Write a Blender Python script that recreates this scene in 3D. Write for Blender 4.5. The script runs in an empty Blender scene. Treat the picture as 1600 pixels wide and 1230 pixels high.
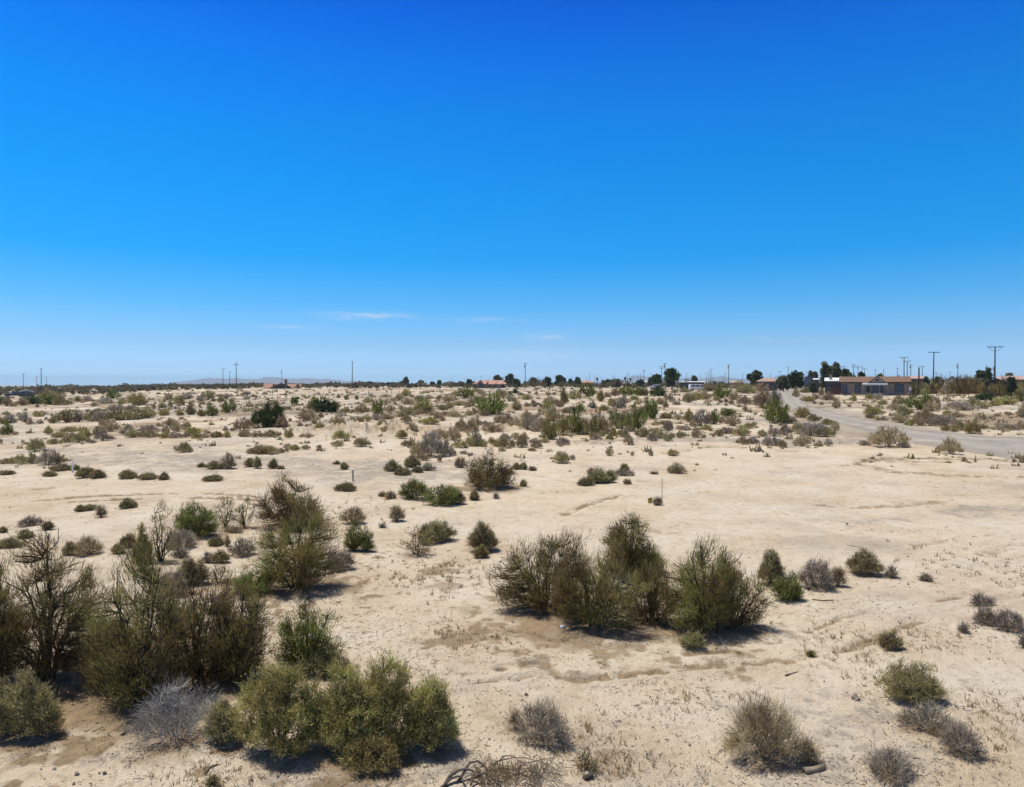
import bpy, math, random
import numpy as np
from mathutils import Vector

SC = bpy.context.scene
COL = SC.collection
R = math.radians
random.seed(7)
RNG = np.random.default_rng(7)

# ------------------------------------------------------------------ camera
CAM_H = 5.5
FPX = 1121.0                       # focal length in pixels of the 1600 px wide photograph
PITCH = math.atan(13.0 / FPX)
cam_d = bpy.data.cameras.new('camera')
cam = bpy.data.objects.new('camera', cam_d)
COL.objects.link(cam)
cam_d.sensor_width = 36.0
cam_d.lens = 36.0 * FPX / 1600.0
cam_d.clip_start = 0.1
cam_d.clip_end = 60000.0
cam.location = (0, 0, CAM_H)
cam.rotation_euler = (R(90) - PITCH, 0, 0)
SC.camera = cam

# ------------------------------------------------------------------ light
SUN_EL, SUN_AZ = 69.0, -58.0       # azimuth measured from +Y (view direction) towards +X
EXPOSURE = 0.0
world = bpy.data.worlds.new('World')
SC.world = world
world.use_nodes = True
wn, wl = world.node_tree.nodes, world.node_tree.links
bg = wn['Background']
sky = wn.new('ShaderNodeTexSky')
sky.sky_type = 'NISHITA'
sky.sun_disc = False
sky.sun_elevation = R(SUN_EL)
sky.sun_rotation = R(SUN_AZ)
sky.altitude = 0
sky.air_density = 1.0
sky.dust_density = 0.6
sky.ozone_density = 3.0
tc = wn.new('ShaderNodeTexCoord')
sep = wn.new('ShaderNodeSeparateXYZ')
wl.new(tc.outputs['Generated'], sep.inputs[0])
tint = wn.new('ShaderNodeValToRGB')     # tint by elevation: deep desert blue low down, artificial warm zenith above
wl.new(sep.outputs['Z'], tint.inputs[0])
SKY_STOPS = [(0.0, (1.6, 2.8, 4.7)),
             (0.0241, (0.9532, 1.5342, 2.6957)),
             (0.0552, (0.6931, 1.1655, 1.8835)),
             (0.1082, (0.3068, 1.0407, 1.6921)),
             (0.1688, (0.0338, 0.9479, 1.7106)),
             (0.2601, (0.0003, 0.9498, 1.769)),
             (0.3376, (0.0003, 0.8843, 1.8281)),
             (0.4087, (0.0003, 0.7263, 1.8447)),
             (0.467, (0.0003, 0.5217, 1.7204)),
             (0.62, (0.7, 0.6, 0.5)), (1.0, (1.25, 0.85, 0.5))]  # unseen zenith, warmed to take blue out of the shadows
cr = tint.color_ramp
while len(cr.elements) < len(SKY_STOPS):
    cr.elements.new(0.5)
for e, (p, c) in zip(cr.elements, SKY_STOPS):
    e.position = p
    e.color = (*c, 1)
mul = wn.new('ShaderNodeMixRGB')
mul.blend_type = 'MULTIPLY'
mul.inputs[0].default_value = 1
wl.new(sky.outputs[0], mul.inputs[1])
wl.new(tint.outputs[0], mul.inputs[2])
# a few faint wisps of high cloud low over the horizon, by their direction in the sky
def wmath(op, a, b=None, clamp=False):
    n = wn.new('ShaderNodeMath'); n.operation = op; n.use_clamp = clamp
    for i, s_ in ((0, a), (1, b)):
        if s_ is None: continue
        if isinstance(s_, (int, float)): n.inputs[i].default_value = s_
        else: wl.new(s_, n.inputs[i])
    return n.outputs[0]
w_x = wmath('ARCTAN2', sep.outputs['X'], sep.outputs['Y'])
w_z = sep.outputs['Z']
mp = wn.new('ShaderNodeMapping')
mp.inputs['Scale'].default_value = (26, 26, 190)
mp.inputs['Rotation'].default_value = (0, R(3), 0)
wl.new(tc.outputs['Generated'], mp.inputs[0])
cn = wn.new('ShaderNodeTexNoise')
cn.inputs['Scale'].default_value = 1.0
cn.inputs['Detail'].default_value = 6
cn.inputs['Roughness'].default_value = 0.62
wl.new(mp.outputs[0], cn.inputs[0])
cramp = wn.new('ShaderNodeValToRGB')
cramp.color_ramp.elements[0].position = 0.36
cramp.color_ramp.elements[1].position = 0.66
wl.new(cn.outputs[0], cramp.inputs[0])
total = None
for az_, el_, sa_, se_, st_ in ((-.199, .0938, .050, .0046, .75), (-.040, .0905, .042, .0030, .42), (.046, .0665, .024, .0048, .5), (.03, .043, .09, .009, .3), (-.30, .077, .035, .003, .3), (.36, .060, .06, .004, .15)):
    q = wmath('ADD', wmath('POWER', wmath('ABSOLUTE', wmath('DIVIDE', wmath('SUBTRACT', w_x, az_), sa_)), 2.0),
              wmath('POWER', wmath('ABSOLUTE', wmath('DIVIDE', wmath('SUBTRACT', w_z, el_), se_)), 2.0))
    q = wmath('MULTIPLY', wmath('EXPONENT', wmath('MULTIPLY', q, -1.0)), st_)
    total = q if total is None else wmath('ADD', total, q)
cmix = wn.new('ShaderNodeMixRGB')
wl.new(wmath('MULTIPLY', total, cramp.outputs[0], True), cmix.inputs[0])
wl.new(mul.outputs[0], cmix.inputs[1])
cmix.inputs[2].default_value = (9.0, 9.3, 9.9, 1)
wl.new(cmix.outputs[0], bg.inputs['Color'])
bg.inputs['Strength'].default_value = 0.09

sun_d = bpy.data.lights.new('sun', 'SUN')
sun_d.energy = 5.0
sun_d.angle = R(0.5)
sun_d.color = (1.0, 0.955, 0.88)
sun = bpy.data.objects.new('sun', sun_d)
COL.objects.link(sun)
_sd = Vector((math.sin(R(SUN_AZ)) * math.cos(R(SUN_EL)), math.cos(R(SUN_AZ)) * math.cos(R(SUN_EL)), math.sin(R(SUN_EL))))
sun.rotation_euler = _sd.to_track_quat('Z', 'Y').to_euler()
sun.location = (-60, 30, 120)

SC.view_settings.view_transform = 'Standard'
SC.view_settings.look = 'None'
SC.view_settings.gamma = 1
SC.view_settings.exposure = EXPOSURE
SC.view_settings.use_curve_mapping = False
SC.cycles.max_bounces = 6
SC.cycles.diffuse_bounces = 3
SC.cycles.transparent_max_bounces = 4

# ------------------------------------------------------------------ helpers
def tag(o, label=None, cat=None, group=None, kind=None):
    if label: o['label'] = label
    if cat: o['category'] = cat
    if group: o['group'] = group
    if kind: o['kind'] = kind
    return o

def link(name, data, parent=None, mat=None):
    o = bpy.data.objects.new(name, data)
    COL.objects.link(o)
    if parent: o.parent = parent
    if mat and data and not data.materials: data.materials.append(mat)
    return o

def np_mesh(name, V, F, attrs=None, smooth=False):
    """V (n,3); F (m,k) faces of equal size; attrs {name: (n,) floats}"""
    me = bpy.data.meshes.new(name)
    n, m, k = len(V), len(F), F.shape[1]
    me.vertices.add(n)
    me.vertices.foreach_set('co', np.ascontiguousarray(V, dtype=np.float32).ravel())
    me.loops.add(m * k)
    me.loops.foreach_set('vertex_index', np.ascontiguousarray(F, dtype=np.int32).ravel())
    me.polygons.add(m)
    me.polygons.foreach_set('loop_start', np.arange(0, m * k, k, dtype=np.int32))
    me.polygons.foreach_set('loop_total', np.full(m, k, dtype=np.int32))
    me.polygons.foreach_set('use_smooth', np.full(m, smooth, dtype=bool))
    for a, vals in (attrs or {}).items():
        at = me.attributes.new(a, 'FLOAT', 'POINT')
        at.data.foreach_set('value', np.ascontiguousarray(vals, dtype=np.float32))
    me.update(calc_edges=True)
    return me

class MB:
    """collects simple solids and links them as ONE mesh object"""
    def __init__(self): self.v, self.f = [], []
    def poly(self, pts):
        i = len(self.v); self.v += [tuple(p) for p in pts]; self.f.append(tuple(range(i, i + len(pts))))
    def hull(self, a, b):
        """prism between two loops of equal length"""
        n = len(a); i = len(self.v)
        self.v += [tuple(p) for p in a] + [tuple(p) for p in b]
        self.f.append(tuple(i + q for q in range(n))[::-1])
        self.f.append(tuple(i + n + q for q in range(n)))
        for q in range(n):
            r = (q + 1) % n
            self.f.append((i + q, i + r, i + n + r, i + n + q))
        return self
    def box(self, x0, x1, y0, y1, z0, z1):
        return self.hull([(x0, y0, z0), (x1, y0, z0), (x1, y1, z0), (x0, y1, z0)],
                         [(x0, y0, z1), (x1, y0, z1), (x1, y1, z1), (x0, y1, z1)])
    def tube(self, pts, rads, n=7):
        pts = [Vector(p) for p in pts]
        rings = []
        for j, p in enumerate(pts):
            t = (pts[min(j + 1, len(pts) - 1)] - pts[max(j - 1, 0)]).normalized()
            a = t.orthogonal().normalized() if j == 0 else (rings_a - t * rings_a.dot(t)).normalized()
            rings_a = a
            b = t.cross(a)
            rings.append([p + (a * math.cos(2 * math.pi * q / n) + b * math.sin(2 * math.pi * q / n)) * rads[j] for q in range(n)])
        i = len(self.v)
        for r_ in rings: self.v += [tuple(p) for p in r_]
        for j in range(len(pts) - 1):
            for q in range(n):
                r2 = (q + 1) % n
                self.f.append((i + j * n + q, i + j * n + r2, i + (j + 1) * n + r2, i + (j + 1) * n + q))
        self.f.append(tuple(i + q for q in range(n))[::-1])
        self.f.append(tuple(i + (len(pts) - 1) * n + q for q in range(n)))
        return self
    def build(self, name, mat, parent=None, smooth=False):
        me = bpy.data.meshes.new(name)
        me.from_pydata(self.v, [], self.f)
        me.materials.append(mat)
        if smooth:
            for p in me.polygons: p.use_smooth = True
        me.update()
        return link(name, me, parent)

def empty(name, loc, rz=0):
    o = bpy.data.objects.new(name, None)
    o.empty_display_size = 0.3
    COL.objects.link(o)
    o.location = loc
    o.rotation_euler = (0, 0, rz)
    return o

def copy_tree(o, parent=None):
    c = o.copy(); COL.objects.link(c); c.parent = parent
    for ch in list(o.children): copy_tree(ch, c)
    return c

# ------------------------------------------------------------------ noise and terrain
def _hash(ix, iy, seed):
    h = (ix.astype(np.int64) * 374761393 + iy.astype(np.int64) * 668265263 + seed * 144665) & 0xFFFFFFFF
    h = ((h ^ (h >> 13)) * 1274126177) & 0xFFFFFFFF
    return ((h ^ (h >> 16)) & 0xFFFF) / 65535.0

def vnoise(x, y, seed=0):
    ix, iy = np.floor(x), np.floor(y)
    fx, fy = x - ix, y - iy
    fx = fx * fx * fx * (fx * (fx * 6 - 15) + 10); fy = fy * fy * fy * (fy * (fy * 6 - 15) + 10)
    a, b = _hash(ix, iy, seed), _hash(ix + 1, iy, seed)
    c, d = _hash(ix, iy + 1, seed), _hash(ix + 1, iy + 1, seed)
    return (a + (b - a) * fx) * (1 - fy) + (c + (d - c) * fx) * fy - 0.5

def fbm(x, y, seed=0, octs=3, gain=0.5):
    s, amp = 0, 1.0
    for o in range(octs):
        s = s + amp * vnoise(x * 2 ** o + 17.3 * o, y * 2 ** o - 9.1 * o, seed + o)
        amp *= gain
    return s

_lr = np.linspace(math.log(1.0), math.log(30000.0), 4000)
_pr = np.interp(_lr, np.log([1, 22, 35, 50, 75, 100, 130, 160, 200, 260, 350, 500, 800, 2000, 30000]),
                [0, 0, .2, .5, 1.2, 1.85, 2.55, 3.1, 3.5, 3.95, 4.35, 4.65, 4.85, 5.0, 5.0])
_pr = np.convolve(np.pad(_pr, 60, mode='edge'), np.ones(121) / 121, 'valid')

def height0(x, y):
    """the lie of the land, with its swells but without the fine roughness"""
    x = np.asarray(x, float); y = np.asarray(y, float)
    r = np.sqrt(x * x + y * y) + 1e-6
    az = np.degrees(np.arctan2(x, y))
    k = np.interp(az, [-180, -70, -36, -31, -25, -19, 180], [1, .35, .35, .5, .85, 1, 1])
    z = k * np.interp(np.log(np.maximum(r, 1.0)), _lr, _pr)
    amp = 0.30 * np.exp(-r / 45) + 0.05
    amp = amp * np.clip(700 / r, 0, 1)
    z = z + amp * fbm(x / 17, y / 17, 3, 2) + 0.10 * np.exp(-r / 60) * fbm(x / 4.2, y / 4.2, 11, 2)
    return z

def project(P):
    """world point -> photo pixel (used for the captions only)"""
    x, y, z = P
    dz = z - CAM_H
    f = y * math.cos(PITCH) - dz * math.sin(PITCH)
    u = y * math.sin(PITCH) + dz * math.cos(PITCH)
    return 800 + FPX * x / f, 615 - FPX * u / f

_T = np.exp(np.linspace(math.log(4), math.log(4000), 1500))
def ground_at(u, v):
    """ground point seen at a place of the photograph (coarse march, then refined)"""
    a, b = (u - 800) / FPX, (615 - v) / FPX
    d = np.array([a, math.cos(PITCH) + b * math.sin(PITCH), -math.sin(PITCH) + b * math.cos(PITCH)])
    P = d[None] * _T[:, None]
    gap = CAM_H + P[:, 2] - height0(P[:, 0], P[:, 1])
    i = int(np.argmax(gap < 0)) if (gap < 0).any() else len(_T) - 1
    if i == 0: i = 1
    g0, g1 = gap[i - 1], gap[i]
    t = _T[i - 1] + (_T[i] - _T[i - 1]) * (g0 / (g0 - g1) if g0 != g1 else 0)
    x, y = d[0] * t, d[1] * t
    return np.array([x, y, float(height0(x, y))])

def at_dist(u, dist):
    """ground point in the direction of column u at a given distance"""
    a = (u - 800) / FPX
    n = math.hypot(a, 1)
    x, y = a / n * dist, dist / n
    return np.array([x, y, float(height0(x, y))])

# ------------------------------------------------------------------ materials
def new_mat(name):
    m = bpy.data.materials.new(name); m.use_nodes = True
    return m, m.node_tree.nodes, m.node_tree.links, m.node_tree.nodes['Principled BSDF']

def ramp(nodes, stops, interp='LINEAR'):
    n = nodes.new('ShaderNodeValToRGB'); c = n.color_ramp; c.interpolation = interp
    while len(c.elements) < len(stops): c.elements.new(0.5)
    for e, (p, col) in zip(c.elements, stops):
        e.position = p; e.color = (*col, 1)
    return n

def noise(nodes, links, scale, detail=4, rough=0.55, vec=None):
    n = nodes.new('ShaderNodeTexNoise')
    n.inputs['Scale'].default_value = scale; n.inputs['Detail'].default_value = detail; n.inputs['Roughness'].default_value = rough
    if vec is not None: links.new(vec, n.inputs['Vector'])
    return n

def mixc(nodes, links, fac, a, b, mode='MIX'):
    n = nodes.new('ShaderNodeMixRGB'); n.blend_type = mode
    for i, s in ((0, fac), (1, a), (2, b)):
        if isinstance(s, (int, float)): n.inputs[i].default_value = s
        elif isinstance(s, tuple): n.inputs[i].default_value = (*s, 1)
        else: links.new(s, n.inputs[i])
    return n.outputs[0]

def math_n(nodes, links, op, a, b=None, clamp=False):
    n = nodes.new('ShaderNodeMath'); n.operation = op; n.use_clamp = clamp
    for i, s in ((0, a), (1, b)):
        if s is None: continue
        if isinstance(s, (int, float)): n.inputs[i].default_value = s
        else: links.new(s, n.inputs[i])
    return n.outputs[0]

def plain(name, col, rough=0.8, var=0.15, scale=3.0, metal=0.0, stretch=(1, 1, 1), bump=0.0):
    m, n, l, p = new_mat(name)
    tcn = n.new('ShaderNodeTexCoord'); mpn = n.new('ShaderNodeMapping')
    mpn.inputs['Scale'].default_value = stretch
    l.new(tcn.outputs['Object'], mpn.inputs[0])
    nz = noise(n, l, scale, 5, 0.6, mpn.outputs[0])
    lo = tuple(c * (1 - var) for c in col); hi = tuple(min(1, c * (1 + var)) for c in col)
    rp = ramp(n, [(0.3, lo), (0.7, hi)])
    l.new(nz.outputs[0], rp.inputs[0]); l.new(rp.outputs[0], p.inputs['Base Color'])
    p.inputs['Roughness'].default_value = rough; p.inputs['Metallic'].default_value = metal
    if bump:
        b = n.new('ShaderNodeBump'); b.inputs['Strength'].default_value = bump; b.inputs['Distance'].default_value = 0.02
        l.new(nz.outputs[0], b.inputs['Height']); l.new(b.outputs[0], p.inputs['Normal'])
    return m

def leafy(name, cols, trans=0.25, vary=0.16):
    """foliage: colour per strand from the mesh, a shift per plant"""
    m, n, l, p = new_mat(name)
    n.remove(p); out = n['Material Output']
    at = n.new('ShaderNodeAttribute'); at.attribute_name = 'tint'
    k = len(cols) - 1
    rp = ramp(n, [(i / k, c) for i, c in enumerate(cols)])
    l.new(at.outputs['Fac'], rp.inputs[0])
    oi = n.new('ShaderNodeObjectInfo')
    hs = n.new('ShaderNodeHueSaturation')
    v = math_n(n, l, 'MULTIPLY_ADD', oi.outputs['Random'], 2 * vary); v.node.inputs[2].default_value = 1 - vary
    h = math_n(n, l, 'MULTIPLY_ADD', oi.outputs['Random'], 0.03); h.node.inputs[2].default_value = 0.485
    l.new(v, hs.inputs['Value']); l.new(h, hs.inputs['Hue']); l.new(rp.outputs[0], hs.inputs['Color'])
    df = n.new('ShaderNodeBsdfDiffuse'); tr = n.new('ShaderNodeBsdfTranslucent'); mx = n.new('ShaderNodeMixShader')
    l.new(hs.outputs[0], df.inputs[0]); l.new(hs.outputs[0], tr.inputs[0])
    mx.inputs[0].default_value = trans
    l.new(df.outputs[0], mx.inputs[1]); l.new(tr.outputs[0], mx.inputs[2]); l.new(mx.outputs[0], out.inputs[0])
    return m

LEAF = {
    't': leafy('tamarisk_leaf', [(.165, .11, .055), (.255, .19, .075), (.285, .255, .085), (.375, .36, .135)], .35),
    'o': leafy('saltbush_leaf', [(.215, .17, .095), (.335, .28, .14), (.39, .345, .165), (.49, .44, .235)], .35),
    'Y': leafy('olive_bush_leaf', [(.23, .18, .085), (.37, .31, .125), (.435, .39, .145), (.54, .495, .215)], .35),
    'y': leafy('desert_holly_leaf', [(.23, .185, .09), (.35, .295, .12), (.41, .36, .13), (.49, .45, .19)], .35),
    'b': leafy('dry_brush_twig', [(.25, .185, .11), (.385, .295, .175), (.465, .365, .215), (.56, .46, .29)], .3),
    'p': leafy('grey_brush_twig', [(.22, .18, .135), (.34, .285, .215), (.41, .35, .27), (.53, .46, .365)], .25),
    'w': leafy('bleached_twig', [(.25, .235, .205), (.34, .32, .285), (.42, .40, .36), (.52, .50, .455)], .1),
    'g': leafy('creosote_leaf', [(.11, .095, .03), (.185, .205, .055), (.24, .275, .07), (.34, .375, .125)], .35),
    'd': leafy('dense_evergreen_leaf', [(.032, .04, .016), (.06, .08, .027), (.09, .12, .04), (.15, .18, .07)], .25),
    'f': leafy('grey_green_leaf', [(.06, .062, .034), (.10, .108, .055), (.14, .15, .075), (.20, .20, .12)], .2),
}
M_STEM = plain('dark_bark', (.055, .038, .027), 0.9, 0.35, 9, bump=0.3)
M_GREYSTEM = plain('weathered_bark', (.15, .125, .10), 0.9, 0.3, 9)
M_PALE = plain('bleached_bark', (.34, .32, .285), 0.9, 0.2, 9)
M_POLE = plain('creosoted_wood', (.075, .058, .047), 0.85, 0.3, 2, stretch=(6, 6, .6))
M_METAL = plain('galvanised_metal', (.30, .31, .32), 0.5, 0.15, 3, metal=0.4)
M_CERAMIC = plain('grey_ceramic', (.30, .30, .32), 0.4, 0.1, 5)

# ------------------------------------------------------------------ marks on the ground, given by where they run in the photo
def gpath(pts): return np.array([ground_at(u, v)[:2] for u, v in pts])

def smooth_path(P, n=8):
    P = np.asarray(P, float); out = []
    for i in range(len(P) - 1):
        p0 = P[max(i - 1, 0)]; p1 = P[i]; p2 = P[i + 1]; p3 = P[min(i + 2, len(P) - 1)]
        for q in range(n):
            t = q / n
            out.append(0.5 * ((2 * p1) + (-p0 + p2) * t + (2 * p0 - 5 * p1 + 4 * p2 - p3) * t * t + (-p0 + 3 * p1 - 3 * p2 + p3) * t ** 3))
    out.append(P[-1])
    return np.array(out)

def dist_path(x, y, P):
    d = np.full(x.shape, 1e9)
    for i in range(len(P) - 1):
        a, b = P[i], P[i + 1]; ab = b - a; L = ab @ ab + 1e-12
        t = np.clip(((x - a[0]) * ab[0] + (y - a[1]) * ab[1]) / L, 0, 1)
        d = np.minimum(d, (x - a[0] - t * ab[0]) ** 2 + (y - a[1] - t * ab[1]) ** 2)
    return np.sqrt(d)

ROAD_R = [(1240, 606), (1250, 612), (1262, 630), (1285, 640), (1312, 646), (1340, 652), (1380, 660), (1420, 668), (1480, 676), (1540, 680), (1620, 682), (1760, 684), (2100, 690)]
ROAD_L = [(1212, 606), (1208, 612), (1218, 626), (1234, 640), (1258, 650), (1290, 659), (1330, 669), (1375, 683), (1425, 694), (1490, 705), (1560, 719), (1660, 740), (1900, 790)]
road_r = smooth_path(gpath(ROAD_R), 14)
road_l = smooth_path(gpath(ROAD_L), 14)
road_c = (road_r + road_l) / 2
# grey gravel drifts: (path, half width m, strength)
GREY = [
    ([(1430, 688), (1300, 690), (1180, 689), (1040, 688), (940, 690)], 2.2, .85),
    ([(490, 664), (560, 652), (620, 647), (677, 636), (717, 627), (767, 612), (790, 607)], 2.6, .9),
    ([(380, 690), (440, 668), (490, 664)], 2.4, .6),
    ([(185, 612), (203, 624), (160, 634), (90, 636), (0, 641)], 3.0, .8),
    ([(205, 626), (290, 630), (350, 625), (440, 618)], 3.5, .55),
    ([(0, 722), (120, 716), (260, 718), (360, 722), (470, 728), (640, 738)], 4.0, .7),
    ([(60, 704), (180, 702), (300, 706)], 3.0, .6),
    ([(700, 650), (780, 656), (690, 668), (600, 660)], 2.5, .5),
    ([(1500, 802), (1620, 795), (1800, 790)], .8, .7),
    ([(1330, 815), (1420, 812)], 1.0, .45),
    ([(1250, 1120), (1340, 1125), (1330, 1190), (1300, 1240)], 0.8, .55),
    ([(700, 1190), (560, 1225), (420, 1200)], 0.6, .6),
    ([(180, 1180), (330, 1185), (400, 1215)], 0.5, .55),
    ([(900, 1230), (1000, 1215), (1090, 1225)], 0.5, .45),
    ([(1440, 1060), (1620, 1095)], 0.5, .35),
]
# wheel ruts and berms: (path, half width, depth, colour strength)
RUTS = [
    ([(-60, 794), (0, 789), (60, 784), (120, 778), (200, 774), (280, 771), (350, 773), (410, 778)], 0.34, .05, 1),
    ([(-60, 799), (0, 794), (60, 789), (130, 784), (210, 780), (290, 778), (410, 783)], 0.3, .05, .95),
    ([(0, 771), (40, 766), (90, 762)], 0.34, .04, .7),
    ([(1330, 727), (1365, 719), (1410, 717), (1473, 717), (1527, 717), (1600, 722)], 0.7, .05, .9),
    ([(1357, 727), (1392, 737), (1446, 740), (1500, 744), (1640, 747)], 0.6, .05, .75),
    ([(1383, 722), (1455, 722), (1509, 724)], 0.5, .04, .7),
    ([(1040, 709), (1120, 698), (1200, 704), (1340, 707)], 0.6, .04, .6),
    ([(1190, 1006), (1222, 1001), (1264, 986), (1310, 968), (1360, 956), (1430, 945), (1510, 932), (1640, 905)], 0.13, .04, .75),
    ([(1050, 1044), (1120, 1040), (1225, 1035), (1330, 1013), (1372, 995), (1450, 968), (1600, 930)], 0.13, .04, .75),
    ([(760, 982), (800, 985), (835, 990), (870, 1000), (960, 1009), (1030, 1020), (1090, 1021), (1140, 1017)], 0.13, .05, .9),
    ([(780, 1047), (840, 1034), (856, 1045), (870, 1058), (905, 1062), (980, 1056), (1085, 1047), (1157, 1042)], 0.11, .05, .8),
    ([(700, 1072), (790, 1062), (850, 1054)], 0.09, .04, .6),
    ([(0, 1195), (62, 1177), (110, 1172)], 0.08, .04, .65),
    ([(885, 805), (912, 792), (945, 781), (972, 774)], 0.2, .07, .9),
    ([(520, 790), (560, 800), (572, 788), (610, 780)], 0.24, .06, .75),
    ([(480, 786), (545, 790), (566, 797)], 0.2, .05, .65),
    ([(1330, 870), (1450, 850), (1560, 835)], 0.26, .03, .5),
    ([(1540, 868), (1600, 852), (1660, 848)], 0.2, .06, .75),
    ([(1000, 826), (1080, 838), (1150, 840), (1260, 848)], 0.26, .03, .55),
    ([(1280, 790), (1360, 793), (1500, 782), (1640, 776)], 0.34, .04, .65),
    ([(840, 742), (900, 755), (1010, 752)], 0.36, .03, .5),
    ([(640, 672), (720, 668), (800, 676)], .3, .05, .4),
]
# loose heaps of dug soil: (u, v, radius m, height m)
HEAPS = [(520, 676, 2.2, .5), (585, 677, 2.4, .5), (610, 672, 2.0, .35), (650, 676, 2.0, .4), (770, 674, 2.2, .35), (800, 672, 2.0, .3),
         (940, 692, 1.8, .2), (1420, 690, .8, .1)]
HEAPS = [(*ground_at(u, v)[:2], r, h) for u, v, r, h in HEAPS]
RUTS = [(smooth_path(gpath(p), 6), w, d, s) for p, w, d, s in RUTS]
GREY = [(smooth_path(gpath(p), 4), w, s) for p, w, s in GREY]
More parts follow.
